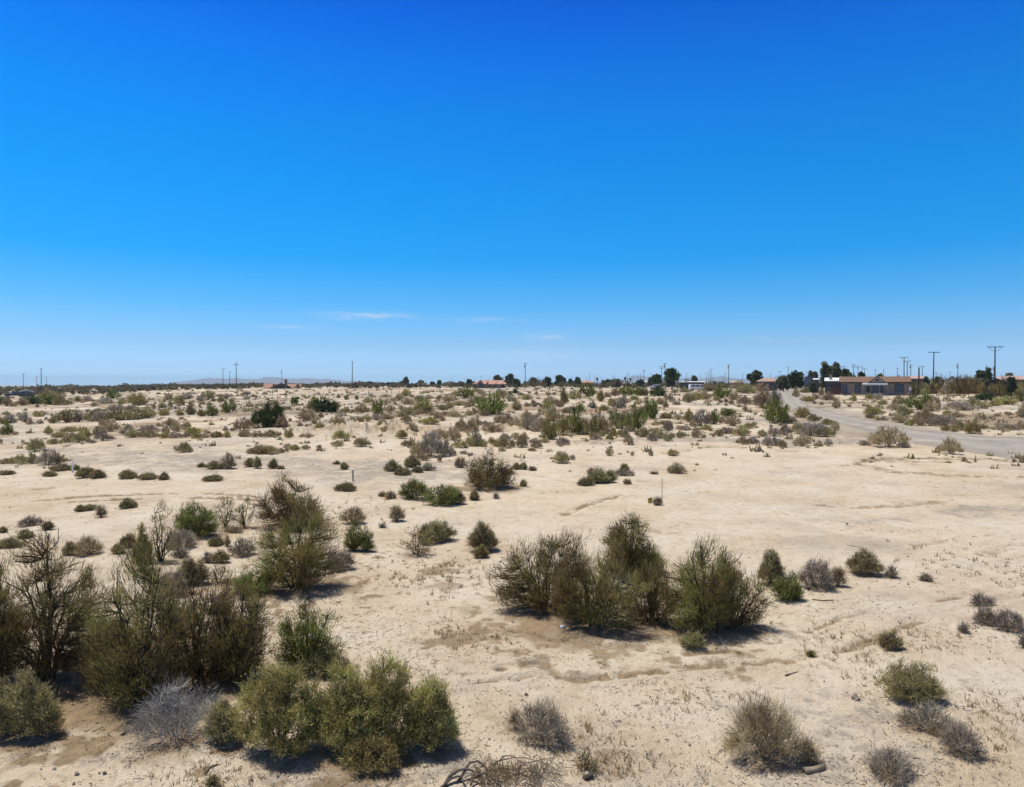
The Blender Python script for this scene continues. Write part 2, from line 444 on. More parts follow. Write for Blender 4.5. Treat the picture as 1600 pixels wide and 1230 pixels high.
# ------------------------------------------------------------------ shrubs: where each one stands in the photo
# region origin, magnification, then "x base width height kind" read off the enlarged photograph
FIELD = [
 (0, 540, 5.593, """60 530 60 70 b;200 525 80 50 b;290 515 130 72 d;430 472 120 70 o;440 520 130 80 g;530 520 110 70 o;110 535 60 30 b;325 540 30 25 b;10 510 40 60 g;
 680 490 60 40 o;760 490 70 40 b;915 510 120 50 p;985 465 90 60 g;1065 512 70 45 o;1195 525 140 95 y;825 535 50 35 b;1470 475 60 40 b;1420 545 50 45 o;1345 550 30 35 b;
 1490 535 40 45 p;1480 565 40 20 b;980 570 80 45 p;1055 555 60 30 p;1130 570 60 40 p;1435 612 90 50 y;660 585 70 25 p;765 580 40 20 p;855 575 50 25 p;910 575 40 20 o;
 470 680 70 60 o;585 675 130 95 o;690 670 70 70 p;800 665 90 90 o;880 665 120 80 p;1040 655 150 90 o;1190 645 180 80 o;1290 635 110 85 o;20 685 60 50 b;80 680 90 70 p;65 610 40 30 b;
 60 780 80 100 g;15 780 40 50 p;130 780 50 30 b;180 625 50 20 p;215 670 70 70 p;325 620 60 40 y;390 605 60 25 b;350 685 50 35 p;260 690 50 35 b;425 778 60 60 y;
 620 755 140 40 o;520 805 100 50 y;615 845 90 90 b;690 850 90 80 o;740 805 90 70 y;765 840 60 45 p;845 800 60 80 o;900 835 100 85 p;950 755 140 90 b;805 855 60 30 p;980 820 60 25 p;
 470 860 110 40 o;570 850 60 40 b;310 930 110 110 o;230 865 60 20 b;1125 745 80 50 p;1075 775 50 35 p;1165 805 110 65 o;1245 800 60 50 b;1320 805 110 50 o;1310 760 160 60 p;
 1440 810 80 50 y;1450 770 60 60 b;1385 710 50 30 b;1490 705 80 60 b;415 1045 140 130 p;290 1030 90 70 o;170 1030 110 70 o;60 1030 120 40 o;510 1040 90 90 b;540 1095 200 60 o;660 1090 80 50 o;
 435 1145 110 50 o;75 1130 100 40 o;10 1130 50 40 b;745 1160 150 120 o;850 1163 140 80 o;1115 1165 150 90 o;1290 1175 140 70 o;1430 1175 90 65 o"""),
 (260, 540, 5.593, """25 475 60 40 b;110 515 80 70 y;180 470 90 50 p;300 490 70 50 p;365 465 90 60 o;410 490 40 30 p;475 490 50 40 o;475 445 40 20 p;530 465 60 40 p;570 495 40 30 b;700 435 60 35 p;
 760 450 50 20 p;1040 437 30 20 o;75 555 20 20 b;210 605 75 80 o;290 540 20 25 b;380 525 40 25 p;120 612 50 35 y;310 620 60 60 y;395 615 100 80 g;540 588 110 90 g;1120 525 70 70 g;
 820 720 170 130 d;930 710 200 190 d;1000 715 120 90 b;1375 582 160 110 d;670 745 130 100 b;1230 655 130 90 b;1260 560 60 60 y;1290 685 50 40 b;1350 635 40 40 b;1295 500 60 50 y;
 1080 665 30 30 b;1170 705 40 30 b;1340 740 80 60 y;40 705 90 60 b;90 755 90 80 b;180 720 70 50 o;240 780 130 60 y;80 810 110 50 p;170 805 60 40 p;255 810 80 45 y;330 808 70 40 b;
 435 805 100 50 y;530 805 60 50 y;515 750 40 40 p;575 750 40 30 p;665 798 60 50 o;705 798 60 50 b;775 802 60 50 b;830 800 50 35 o;920 802 110 55 o;1070 808 60 55 y;1190 800 60 25 b;1240 808 60 40 b;
 150 935 110 80 o;200 925 60 30 p;820 950 140 75 o;890 950 140 70 o;740 945 80 40 p;1000 940 50 40 o;1050 930 40 40 b;1060 890 60 30 p;1115 915 80 45 y;1220 908 60 35 o;1335 895 40 25 o;1495 880 80 45 o;
 545 1080 110 150 b;430 1080 160 70 o;310 1065 60 40 o;735 1062 100 90 o;795 1075 60 110 o;935 1078 70 90 o;1000 1080 60 30 o;415 1185 170 60 o;350 1180 60 30 o"""),
 (520, 540, 5.593, """40 750 160 130 b;70 812 120 60 y;255 885 110 75 o;120 475 40 40 g;210 475 25 40 g;50 460 30 30 b;20 575 70 70 g;105 585 60 35 o;255 580 110 60 b;175 582 50 20 b;395 598 110 110 g;
 500 572 80 45 b;600 562 60 35 b;310 500 70 40 o;460 455 80 25 b;580 475 60 45 b;530 485 50 25 b;655 515 80 40 b;640 445 65 55 y;770 495 100 50 o;850 465 60 20 b;790 590 150 90 y;760 597 70 40 b;
 1000 485 90 45 b;930 475 50 30 b;1090 445 40 25 b;1165 460 130 75 g;1265 410 80 30 b;1300 425 60 30 b;960 565 80 40 o;1020 550 80 50 o;1100 525 120 35 o;1265 500 50 45 g;1210 505 60 40 b;1185 540 80 35 b;
 1300 490 60 40 b;1380 605 230 140 g;1330 615 60 50 b;1190 610 60 40 b;1235 600 50 45 b;1465 450 90 60 b;1430 460 60 40 b;655 605 100 60 o;605 625 80 40 o;640 657 80 40 o;380 655 80 50 p;470 645 120 40 o;
 290 665 70 50 o;240 668 90 35 b;985 612 60 30 b;1050 622 90 45 b;870 610 40 25 b;850 690 140 60 y;910 640 60 50 b;955 662 50 30 b;780 680 60 30 b;435 710 90 60 o;525 725 60 65 o;655 725 60 50 p;
 695 775 80 90 b;770 765 50 30 b;605 815 80 70 y;455 775 100 60 b;1120 750 120 90 o;1200 765 120 100 b;1245 720 120 90 b;1330 690 50 30 p;1430 665 50 40 b;1390 765 150 80 b;1440 735 80 80 b;1500 690 40 60 b;
 930 820 120 80 b;1050 830 140 100 b;640 880 70 45 o;690 880 60 40 o;850 975 180 200 p;750 975 110 130 b;970 970 130 140 p;785 1005 100 70 b;1035 960 80 60 p;935 1018 40 70 b;1220 880 120 90 o;1260 880 80 120 p;
 1110 895 110 60 o;1310 885 70 60 o;1390 860 60 50 y;1460 885 110 60 o;1500 830 60 60 p;1145 950 60 30 p;1115 1070 90 100 b;520 1100 130 100 o;690 1065 150 110 o;610 1135 140 70 o;740 1110 90 50 o;830 1095 110 60 p;
 100 1085 60 70 o;35 1040 50 30 o"""),
 (780, 540, 5.593, """440 822 140 190 t;560 785 130 150 t;680 775 160 200 g;780 780 110 120 o;860 770 130 160 t;940 775 130 100 b;1030 725 120 150 g;1075 730 90 130 o;1180 750 150 190 g;1250 620 80 80 o;1330 640 120 150 g;470 660 140 110 b;
 70 690 100 90 b;170 745 160 110 b;245 650 100 60 b;260 750 100 120 p;340 755 130 100 p;330 690 100 80 b;10 740 40 60 b;10 665 50 50 b;45 835 90 60 p;40 888 90 70 o;110 890 60 60 o;195 890 100 90 o;140 825 60 60 b;
 215 840 80 70 b;325 898 80 50 o;310 855 90 40 p;395 850 70 30 o;550 870 120 60 p;290 922 70 25 o;845 832 80 50 p;965 835 60 60 y;810 800 50 40 y;895 795 60 50 o;1000 790 60 50 y;1080 802 95 70 o;1130 870 75 90 b;
 1140 755 70 50 p;1255 803 110 80 o;1340 838 70 60 p;1350 800 60 40 o;1410 808 80 50 o;1475 835 60 60 o;1370 750 120 30 o;1480 745 70 80 p;1440 690 120 30 o;565 510 60 130 t;440 525 100 70 o;525 540 70 60 b;
 590 500 40 40 b;415 560 70 50 y;305 535 80 45 b;370 540 30 25 b;240 535 40 35 b;155 565 80 70 o;245 475 80 40 o;90 490 40 60 p;130 495 50 40 b;325 430 30 25 b;185 435 50 25 b;95 430 40 30 g;140 420 50 40 d;
 35 445 70 40 b;430 435 40 25 b;480 430 40 20 b;655 470 90 70 o;780 450 120 100 g;885 490 60 90 y;945 450 50 35 b;1010 440 70 50 b;1100 435 130 65 g;1195 430 100 60 g;1280 440 40 60 b;1385 445 110 80 d;1240 440 90 60 g;
 575 590 60 35 o;620 575 90 40 p;710 570 70 60 o;815 550 60 60 p;920 570 70 50 y;985 530 60 60 y;1050 550 90 70 p;1090 510 90 60 p;1220 515 60 40 b;1410 515 70 50 o;1455 540 50 40 o;1460 465 40 30 b;1180 475 70 30 g;
 1440 640 60 40 y;1480 640 60 40 o;965 965 65 70 b;545 1030 130 95 o;640 1000 50 40 p;1165 965 30 40 b;1325 965 40 50 b;1500 965 50 50 o;155 1085 70 60 o;215 1085 60 70 o;290 1095 60 45 b;1095 1110 80 90 o;1085 1140 170 60 p;
 1120 1215 65 50 b;1355 1125 50 25 b;810 1125 80 60 b;860 1210 170 150 o;950 1200 120 120 o;990 1170 70 80 b;760 1228 120 80 o;215 1228 45 50 o"""),
 (1040, 540, 5.593, """200 500 80 80 o;275 475 80 60 y;75 415 50 25 o;165 410 60 40 o;90 520 60 30 p;340 470 90 60 b;40 490 60 50 p;490 460 130 100 g;385 400 120 70 o;590 475 80 60 b;445 480 50 30 y;640 380 120 60 b;700 420 140 70 o;
 770 360 70 30 o;820 400 120 60 b;910 370 100 40 b;690 510 120 60 b;575 515 40 30 b;525 495 40 25 p;480 500 40 25 p;640 540 40 25 b;695 570 40 40 b;850 550 130 130 b;940 535 120 115 p;970 682 200 180 g;545 620 120 65 g;
 1195 630 110 80 y;1295 665 90 60 o;1095 680 100 55 p;20 640 60 40 b;110 650 70 40 b;205 670 80 90 y;310 705 130 130 p;395 690 70 90 o;430 690 60 110 g;490 680 60 50 b;585 705 110 90 b;20 745 70 80 p;235 710 60 50 b;
 360 740 80 40 y;160 740 120 40 p;270 805 90 75 b;335 808 40 30 b;130 808 60 55 o;55 805 50 40 o;465 795 55 60 o;420 800 30 35 b;510 770 90 50 p;570 772 70 50 p;665 790 110 80 o;725 725 100 45 o;770 700 40 30 p;
 850 797 70 55 b;950 795 110 70 p;1045 785 80 90 p;1170 775 100 95 o;1280 795 180 110 p;1400 798 130 85 o;1340 770 100 80 p;1480 745 70 80 b;1420 695 90 50 y;680 865 80 70 b;765 862 90 60 p;890 880 70 75 p;955 878 90 70 p;
 1020 892 75 60 o;1190 880 120 90 b;1420 880 60 60 p;1340 880 70 25 o;70 965 90 50 b;95 1120 140 95 b;1245 490 90 40 y;1310 470 60 40 b;1140 455 50 70 b;1220 415 60 50 o;1360 440 40 60 b;1420 480 90 60 b;1490 550 60 70 b;
 1360 520 40 25 b;1300 510 30 20 p"""),
 (1330, 520, 5.593, """275 628 60 40 y;25 600 40 50 y;160 580 50 40 y;230 580 80 40 p;415 585 60 30 b;385 675 90 50 b;425 625 90 40 o;600 675 210 125 g;690 690 100 80 b;755 680 40 100 b;690 575 50 25 b;185 720 110 70 y;
 165 748 60 40 o;230 765 40 30 o;285 770 50 35 p;455 730 90 90 y;430 790 110 90 b;525 705 40 30 o;490 810 40 30 o;520 815 40 50 y;610 815 140 110 b;660 740 80 60 o;735 810 100 90 o;820 820 200 90 p;825 860 60 45 y;
 840 725 60 45 y;920 740 130 45 b;905 655 110 50 p;980 680 180 60 p;1060 650 60 80 o;1130 665 100 60 o;1150 590 110 60 d;1225 595 60 50 d;1255 640 90 40 y;1350 630 140 60 y;1440 600 90 40 o;1490 605 40 60 g;
 1060 885 120 100 y;960 855 110 70 o;1120 840 130 40 o;905 865 50 30 y;1360 850 220 55 p;1480 845 60 70 b;1490 745 60 100 b;320 1003 230 170 b;460 1003 100 45 p;120 985 100 40 p;865 1065 140 130 b;760 1050 50 55 b;
 640 520 90 60 b;800 540 60 40 b;720 500 90 50 o;840 500 100 80 o;1000 530 130 100 t;920 500 90 70 o;1120 500 110 80 o;1340 525 120 90 g;1230 495 100 70 b;1400 500 120 80 t;1480 520 70 80 o;1280 450 90 50 o;1080 460 90 60 g;
 760 450 80 40 o;580 480 60 50 o;15 540 110 130 g;560 525 90 80 t;620 545 90 90 o;700 535 80 70 t;780 522 120 105 t;870 535 120 110 p;950 540 130 120 t;1015 508 120 105 o;1080 535 130 110 t;1150 530 120 100 o;1195 545 100 75 t;1290 560 120 110 t;1355 547 130 120 p;1420 550 120 115 t;1480 560 110 105 o;1320 500 100 85 t;1100 480 100 80 d;1180 470 80 60 t;930 470 110 70 t;850 455 90 60 p;1000 455 90 60 t;700 470 70 60 o;1450 490 90 80 d"""),
 (0, 740, 4.0, """185 330 110 65 p;160 405 85 60 o;300 352 65 60 o;20 370 50 40 o;60 465 130 70 o;500 240 50 45 y;560 232 70 45 o;632 275 50 85 b;800 218 105 65 o;540 512 150 125 b;440 515 90 90 o;800 462 90 95 o;740 500 80 65 o;
 1130 527 80 65 p;1300 557 60 70 p;1380 560 90 90 o;1510 518 140 120 p;1420 455 30 75 b;1350 450 100 50 o;1460 372 100 45 b;
 1225 405 270 260 g;1410 345 110 220 r;1525 345 110 210 r;1000 560 200 360 r;895 610 110 290 y;1130 470 200 130 p;1070 770 190 170 p;1200 700 170 190 o;1370 700 150 160 r"""),
 (380, 740, 4.0, """690 488 100 190 g;770 490 75 150 g;690 318 130 110 b;960 302 90 110 b;1080 520 170 190 r;1200 435 210 165 o;1500 490 170 210 o;1490 530 75 85 y;640 112 110 60 o;920 160 60 50 b;870 145 45 30 o;1070 165 160 150 g;1240 205 200 150 g;1330 195 100 100 o;
 1445 168 60 65 o;1540 100 300 230 t;600 605 180 140 p;290 345 370 320 t;340 745 420 540 t;60 770 260 170 g;870 340 40 25 p"""),
 (760, 740, 4.0, """345 880 430 500 t;670 990 480 560 t;880 640 270 400 t;990 620 250 200 g;1030 950 270 400 t;1360 1010 400 640 t;1545 980 330 370 t;230 82 35 45 o;1070 198 60 50 b;62 158 28 35 p;1290 1100 130 110 o"""),
 (1120, 740, 3.333, """280 580 120 190 o;362 668 120 165 g;410 665 60 85 g;520 605 175 165 p;630 590 65 115 b;770 533 155 140 o;910 545 50 65 p;1090 560 50 40 p;1380 690 95 65 p;1400 790 100 100 p;1520 820 150 110 p;1285 830 50 50 p;903 915 90 95 o;1600 910 40 80 p"""),
 (1120, 930, 3.333, """1010 560 270 225 o;1100 715 220 145 p;1270 840 185 170 p;900 965 220 150 p;250 890 320 350 b;475 890 80 140 b;115 325 35 28 o;490 318 40 28 y"""),
 (0, 960, 4.0, """170 790 350 420 o;-60 760 260 380 o;1110 815 480 380 w;1400 820 210 300 o;300 460 620 880 T;-40 470 420 800 T;880 610 620 900 T;1250 470 560 660 T;1480 450 420 640 T;700 470 330 420 t;1330 1090 70 70 o"""),
 (380, 960, 4.0, """400 375 330 450 g;520 400 260 200 o;240 915 480 640 Y;640 895 420 520 Y;900 880 520 600 Y;1180 870 330 480 Y;820 985 390 240 Y;-60 420 250 380 r"""),
 (760, 960, 4.0, """350 830 290 260 p;180 720 60 130 b;630 985 130 130 r"""),
]
KIND = {  # species name, category, colour words
 't': ('tamarisk', 'shrub', 'olive-brown feathery tamarisk'), 'r': ('sparse_bush', 'bush', 'thin open-branched bush'),
 'o': ('saltbush', 'shrub', 'dull olive saltbush'), 'y': ('yellowish_bush', 'bush', 'yellow-green rounded bush'),
 'b': ('dry_bush', 'bush', 'dry tan bush'), 'p': ('grey_bush', 'bush', 'grey-brown twiggy bush'),
 'g': ('green_bush', 'bush', 'fresh green upright bush'), 'd': ('dark_bush', 'bush', 'dense dark green bush'),
 'w': ('dead_bush', 'bush', 'bleached silver-grey dead bush'),
}

def tubes(P, rad, sides=4):
    """P (n,m,3) polylines, rad (n,m) -> one set of verts and quads"""
    n, m, _ = P.shape
    T = P[:, -1] - P[:, 0]; T = T / (np.linalg.norm(T, axis=1, keepdims=True) + 1e-9)
    ref = np.where(np.abs(T[:, 2:3]) > .9, np.array([[1., 0, 0]]), np.array([[0, 0, 1.]]))
    A = np.cross(T, ref); A /= np.linalg.norm(A, axis=1, keepdims=True) + 1e-9
    B = np.cross(T, A)
    ang = np.arange(sides) * 2 * np.pi / sides
    V = (P[:, :, None, :] + rad[:, :, None, None] * (A[:, None, None, :] * np.cos(ang)[None, None, :, None] + B[:, None, None, :] * np.sin(ang)[None, None, :, None]))
    idx = np.arange(n * m * sides).reshape(n, m, sides)
    a = idx[:, :-1, :]; b = idx[:, 1:, :]
    F = np.stack([a, np.roll(a, -1, 2), np.roll(b, -1, 2), b], -1).reshape(-1, 4)
    return V.reshape(-1, 3), F

def unit(v): return v / (np.linalg.norm(v, axis=-1, keepdims=True) + 1e-9)

def grow(kind, W, D, H, ppm, rng, dens=1.0):
    """stems and leaf strands of one plant standing on the origin; ppm = picture pixels per metre where it stands"""
    vase = kind in 'tgr'
    near = ppm > 15
    ns = {'t': 15, 'g': 16, 'r': 9, 'o': 20, 'y': 20, 'b': 22, 'p': 26, 'd': 14, 'w': 46}[kind]
    f1, f2, f3 = rng.uniform(0, 6.28, 3)
    def lobes(th): return 1 + .17 * np.sin(2 * th + f1) + .13 * np.sin(3 * th + f2) + .07 * np.sin(5 * th + f3)
    hseed = rng.uniform(0, 99)
    def top(th, rho):      # height of the crown's surface, uneven
        t0 = (.96 - .36 * rho ** 2.6) if vase else np.sqrt(np.clip(1 - (rho * .95) ** 2, .02, 1))
        px, py = np.cos(th) * rho * 1.9 + hseed, np.sin(th) * rho * 1.9
        return t0 * (.88 + (.55 if vase else .34) * fbm(px, py, 5, 2))
    th = rng.uniform(0, 2 * np.pi, ns)
    rho = np.sqrt(rng.uniform(.02, 1, ns))
    hz = top(th, rho) * rng.uniform(.7, 1.02, ns)
    lb = lobes(th)
    tgt = np.stack([np.cos(th) * rho * lb * W * .47, np.sin(th) * rho * lb * D * .47, hz * H], 1)
    base = np.stack([np.cos(th) * rho * W * .07, np.sin(th) * rho * D * .07, np.full(ns, -.04)], 1)
    ctl = base * .5 + tgt * .5
    ctl[:, :2] *= (.65 if vase else .95); ctl[:, 2] = hz * H * (.60 if vase else .42)
    ctl += rng.normal(0, .05, ctl.shape) * np.array([W, D, H])
    tt = np.linspace(0, 1, 8)[None, :, None]
    SP = (1 - tt) ** 2 * base[:, None] + 2 * tt * (1 - tt) * ctl[:, None] + tt ** 2 * tgt[:, None]
    SP[:, 1:] += rng.normal(0, .012, SP[:, 1:].shape) * H
    r0 = (.0155 if vase else .008) * H * rng.uniform(.5, 1.2, ns)
    SR = np.maximum(r0[:, None] * np.linspace(1, .2, 8)[None], .20 / ppm)
    # branches reach into the whole volume of the crown; each leaves the nearest stem below it
    N = int({'t': 420, 'g': 260, 'r': 80, 'o': 420, 'y': 420, 'b': 300, 'p': 300, 'd': 300, 'w': 230}[kind] * (1.25 if near else .5))
    bt = rng.uniform(0, 2 * np.pi, N); br = np.sqrt(rng.uniform(0, 1.06, N))
    tp = top(bt, np.minimum(br, 1))
    lo = (.02 + .08 * br) if vase else (.04 + .10 * br)
    q = rng.uniform(0, 1, N) ** (.95 if vase else .66)
    bz = np.maximum(lo + (tp - lo) * q, .05)
    lb = lobes(bt) * rng.uniform(.82 if vase else .9, 1.16 if vase else 1.06, N)
    tip = np.stack([np.cos(bt) * br * lb * W * .5, np.sin(bt) * br * lb * D * .5, bz * H], 1)
    bare = rng.uniform(0, 1, N) < .14
    tip[bare] = tip[bare] * np.array([1.10, 1.10, 1.07])
    S = (W * D * H) ** (1 / 3)
    cand = SP[:, 1:7].reshape(-1, 3)
    dv = tip[:, None] - cand[None]
    dd = np.linalg.norm(dv, axis=2)
    cost = dd + .8 * np.maximum(0, -dv[:, :, 2] + .12 * dd) + np.where(dd < .09 * S, .4 * S, 0)
    B0 = cand[np.argmin(cost, 1)]
    bl = np.linalg.norm(tip - B0, axis=1)
    far = bl > .5 * S
    tip[far] = B0[far] + (tip[far] - B0[far]) * (.5 * S / bl[far])[:, None]
    bl = np.linalg.norm(tip - B0, axis=1) + 1e-3
    mid = (B0 + tip) / 2 + rng.normal(0, .09, (N, 3)) * bl[:, None]
    mid[:, 2] -= .06 * bl
    BP = np.stack([B0, mid, tip], 1)
    rr = .0024 * H + .006 * bl
    BR = np.maximum(rr[:, None] * np.array([1.5, 1.0, .5])[None], .14 / ppm)
    def on(P, i, t):
        q = t * (P.shape[1] - 1); a = np.clip(np.floor(q).astype(int), 0, P.shape[1] - 2); f = (q - a)[:, None]
        return P[i, a] * (1 - f) + P[i, a + 1] * f, unit(P[i, a + 1] - P[i, a])
    lw = {'t': .010, 'g': .014, 'r': .010, 'o': .012, 'y': .013, 'b': .008, 'p': .008, 'd': .03, 'w': .006}[kind]
    ll = {'t': .13, 'g': .12, 'r': .10, 'o': .07, 'y': .07, 'b': .12, 'p': .10, 'd': .09, 'w': .15}[kind]
    lw = max(lw, .46 / ppm); ll = max(ll, 1.7 / ppm)
    cover = {'t': 3.0, 'g': 3.0, 'r': .75, 'o': 3.6, 'y': 3.9, 'b': 2.8, 'p': 2.6, 'd': 5.0, 'w': 1.1}[kind] * dens
    M = int(np.clip(cover * .85 * W * H / (.5 * lw * ll), 160, 30000))
    wgt = rng.uniform(.10, 1, N) ** 1.3 * (.5 + bl / bl.mean()) * np.where(bare, .22, 1)
    bi = rng.choice(N, M, p=wgt / wgt.sum())
    P0, T0 = on(BP, bi, rng.uniform(.25, 1, M) ** .8)
    up = {'t': .7, 'g': .8, 'r': .6, 'o': .45, 'y': .45, 'b': .55, 'p': .5, 'd': .1, 'w': .25}[kind]
    rd = unit(P0 * np.array([1, 1, .6]))
    dr = unit(.5 * T0 + up * np.array([0, 0, 1]) + .3 * rd + rng.normal(0, .36 if kind not in 'doy' else .6, (M, 3)))
    L = ll * rng.uniform(.5, 1.6, M)
    P0 = P0 + rng.normal(0, 1, (M, 3)) * (.25 * ll + .022 * S)
    P0[:, 2] = np.maximum(P0[:, 2], .01)
    P1 = P0 + dr * L[:, None]
    P1[:, 2] = np.maximum(P1[:, 2], .0)
    side = unit(np.cross(dr, rng.normal(0, 1, (M, 3))))
    hw = ((lw * .5) * rng.uniform(.6, 1.4, M))[:, None]
    V = np.stack([P0 - side * hw, P0 + side * hw, P1], 1).reshape(-1, 3)
    V[:, 2] = np.maximum(V[:, 2], -.02)
    # colour of a strand: each branch differs a little, and dry patches run through the plant
    btint = rng.normal(0, .14, N)
    dry = fbm(P0[:, 0] / (.35 * S) + 50 + rng.uniform(0, 99), P0[:, 2] / (.35 * S) + P0[:, 1] / (.5 * S), int(rng.integers(0, 999)), 2)
    tn = np.clip((.42 if kind == 't' else .5) + btint[bi] + .75 * dry + rng.normal(0, .16, M), 0, 1)
    return dict(stem=tubes(SP, SR, 5 if ppm > 25 else 3), twig=tubes(BP, BR, 3), V=V, F=np.arange(3 * M).reshape(-1, 3), tint=np.repeat(tn, 3))

def stem_mesh(g):
    v1, f1 = g['stem']; v2, f2 = g['twig']
    return np_mesh('stems', np.concatenate([v1, v2]), np.concatenate([f1, f2 + len(v1)]))

PLANTS = []          # (object, u, v, width px, height px, kind)
SPOTS = []           # x, y, radius, kind  (for litter and bare soil beneath)
def plant_size(u, v, w, h):
    g = ground_at(u, v)
    d = math.hypot(g[0], g[1])
    ray = math.sqrt(d * d + (CAM_H - g[2]) ** 2)
    f = g[1] * math.cos(PITCH) + (CAM_H - g[2]) * math.sin(PITCH)
    m = f / FPX
    W = w * m
    ph = math.atan2(CAM_H - g[2], d)
    D = W * .82
    # a base pixel is the near foot of the plant: its middle is farther back, and part of its picture height is its depth
    back = D * .26
    H = max((h * m - back * math.sin(ph)) / math.cos(ph), .3 * h * m)
    s = 1 + back / d
    g2 = np.array([g[0] * s, g[1] * s, 0]); g2[2] = float(height0(g2[0], g2[1]))
    return g2, W * s, D * s, H * s, 1.0 / (m * s) * 1024 / 1600

SHARED = {}
def shared(kind, lod):
    key = (kind, lod)
    if key not in SHARED:
        out = []
        for i in range(5):
            rng = np.random.default_rng(hash((ord(kind), lod, i)) % 99991)
            ppm = {0: 13.0, 1: 7.0}[lod]
            g = grow(kind, 1.7, 1.45, 1.15, ppm, rng, 1.1)
            sv, sf = g['stem']
            n0 = len(g['V'])
            V = np.concatenate([g['V'], sv]); quads = sf
            tri = np.concatenate([quads[:, [0, 1, 2]], quads[:, [0, 2, 3]]]) + n0
            F = np.concatenate([g['F'], tri])
            me = np_mesh(KIND[kind][0], V, F, {'tint': np.concatenate([g['tint'], np.full(len(sv), .02)])})
            me.materials.append(LEAF_OF[kind])
            out.append(me)
        SHARED[key] = out
    return SHARED[key]

LEAF_OF = dict(LEAF); LEAF_OF['r'] = LEAF['t']
STEM_OF = {k: M_STEM for k in KIND}; STEM_OF.update(p=M_GREYSTEM, b=M_GREYSTEM, w=M_PALE)
_prng = np.random.default_rng(21)
_n = 0
for ox, oy, mag, txt in FIELD:
    for ent in txt.replace('\n', ' ').split(';'):
        a = ent.split()
        if len(a) != 5: continue
        x, yb, w, h = (float(q) for q in a[:4]); k = a[4]
        big = k in 'TY'
        k = {'T': 't', 'Y': 'o'}.get(k, k)
        u, v = ox + x / mag, oy + yb / mag
        wp, hp = w / mag, h / mag
        P, W, D, H, ppm = plant_size(u, v, wp, hp)
        _n += 1
        rz = _prng.uniform(0, 6.28)
        if ppm > 15.5:                                    # near enough to show its branches: stems and leaves are parts
            rng = np.random.default_rng((3000 if big else 1000) + _n)
            wide = 1.02 if big else (1.12 if k == 't' else 1.06)
            g = grow(k, W * wide, D * wide, H * (1.05 if k == 't' else 1.0), ppm, rng, .80 if big and k == 't' else (.95 if k == 't' else (1.4 if k in 'oy' else 1.1)))
            o = empty(KIND[k][0], P)
            link('stems', stem_mesh(g), o, STEM_OF[k])
            link('leaves', np_mesh('leaves', g['V'], g['F'], {'tint': g['tint']}), o, LEAF['Y'] if big and k == 'o' else LEAF_OF[k])
        else:
            me = shared(k, 0 if ppm > 9 else 1)[_n % 5]
            o = link(KIND[k][0], me)
            o.location = P
            o.rotation_euler = (0, 0, rz)
            o.scale = (W / 1.34, W / 1.34 * .95, H / .90)
        PLANTS.append((o, u, v, wp, hp, k))
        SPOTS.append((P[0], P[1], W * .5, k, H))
print('plants', len(PLANTS))
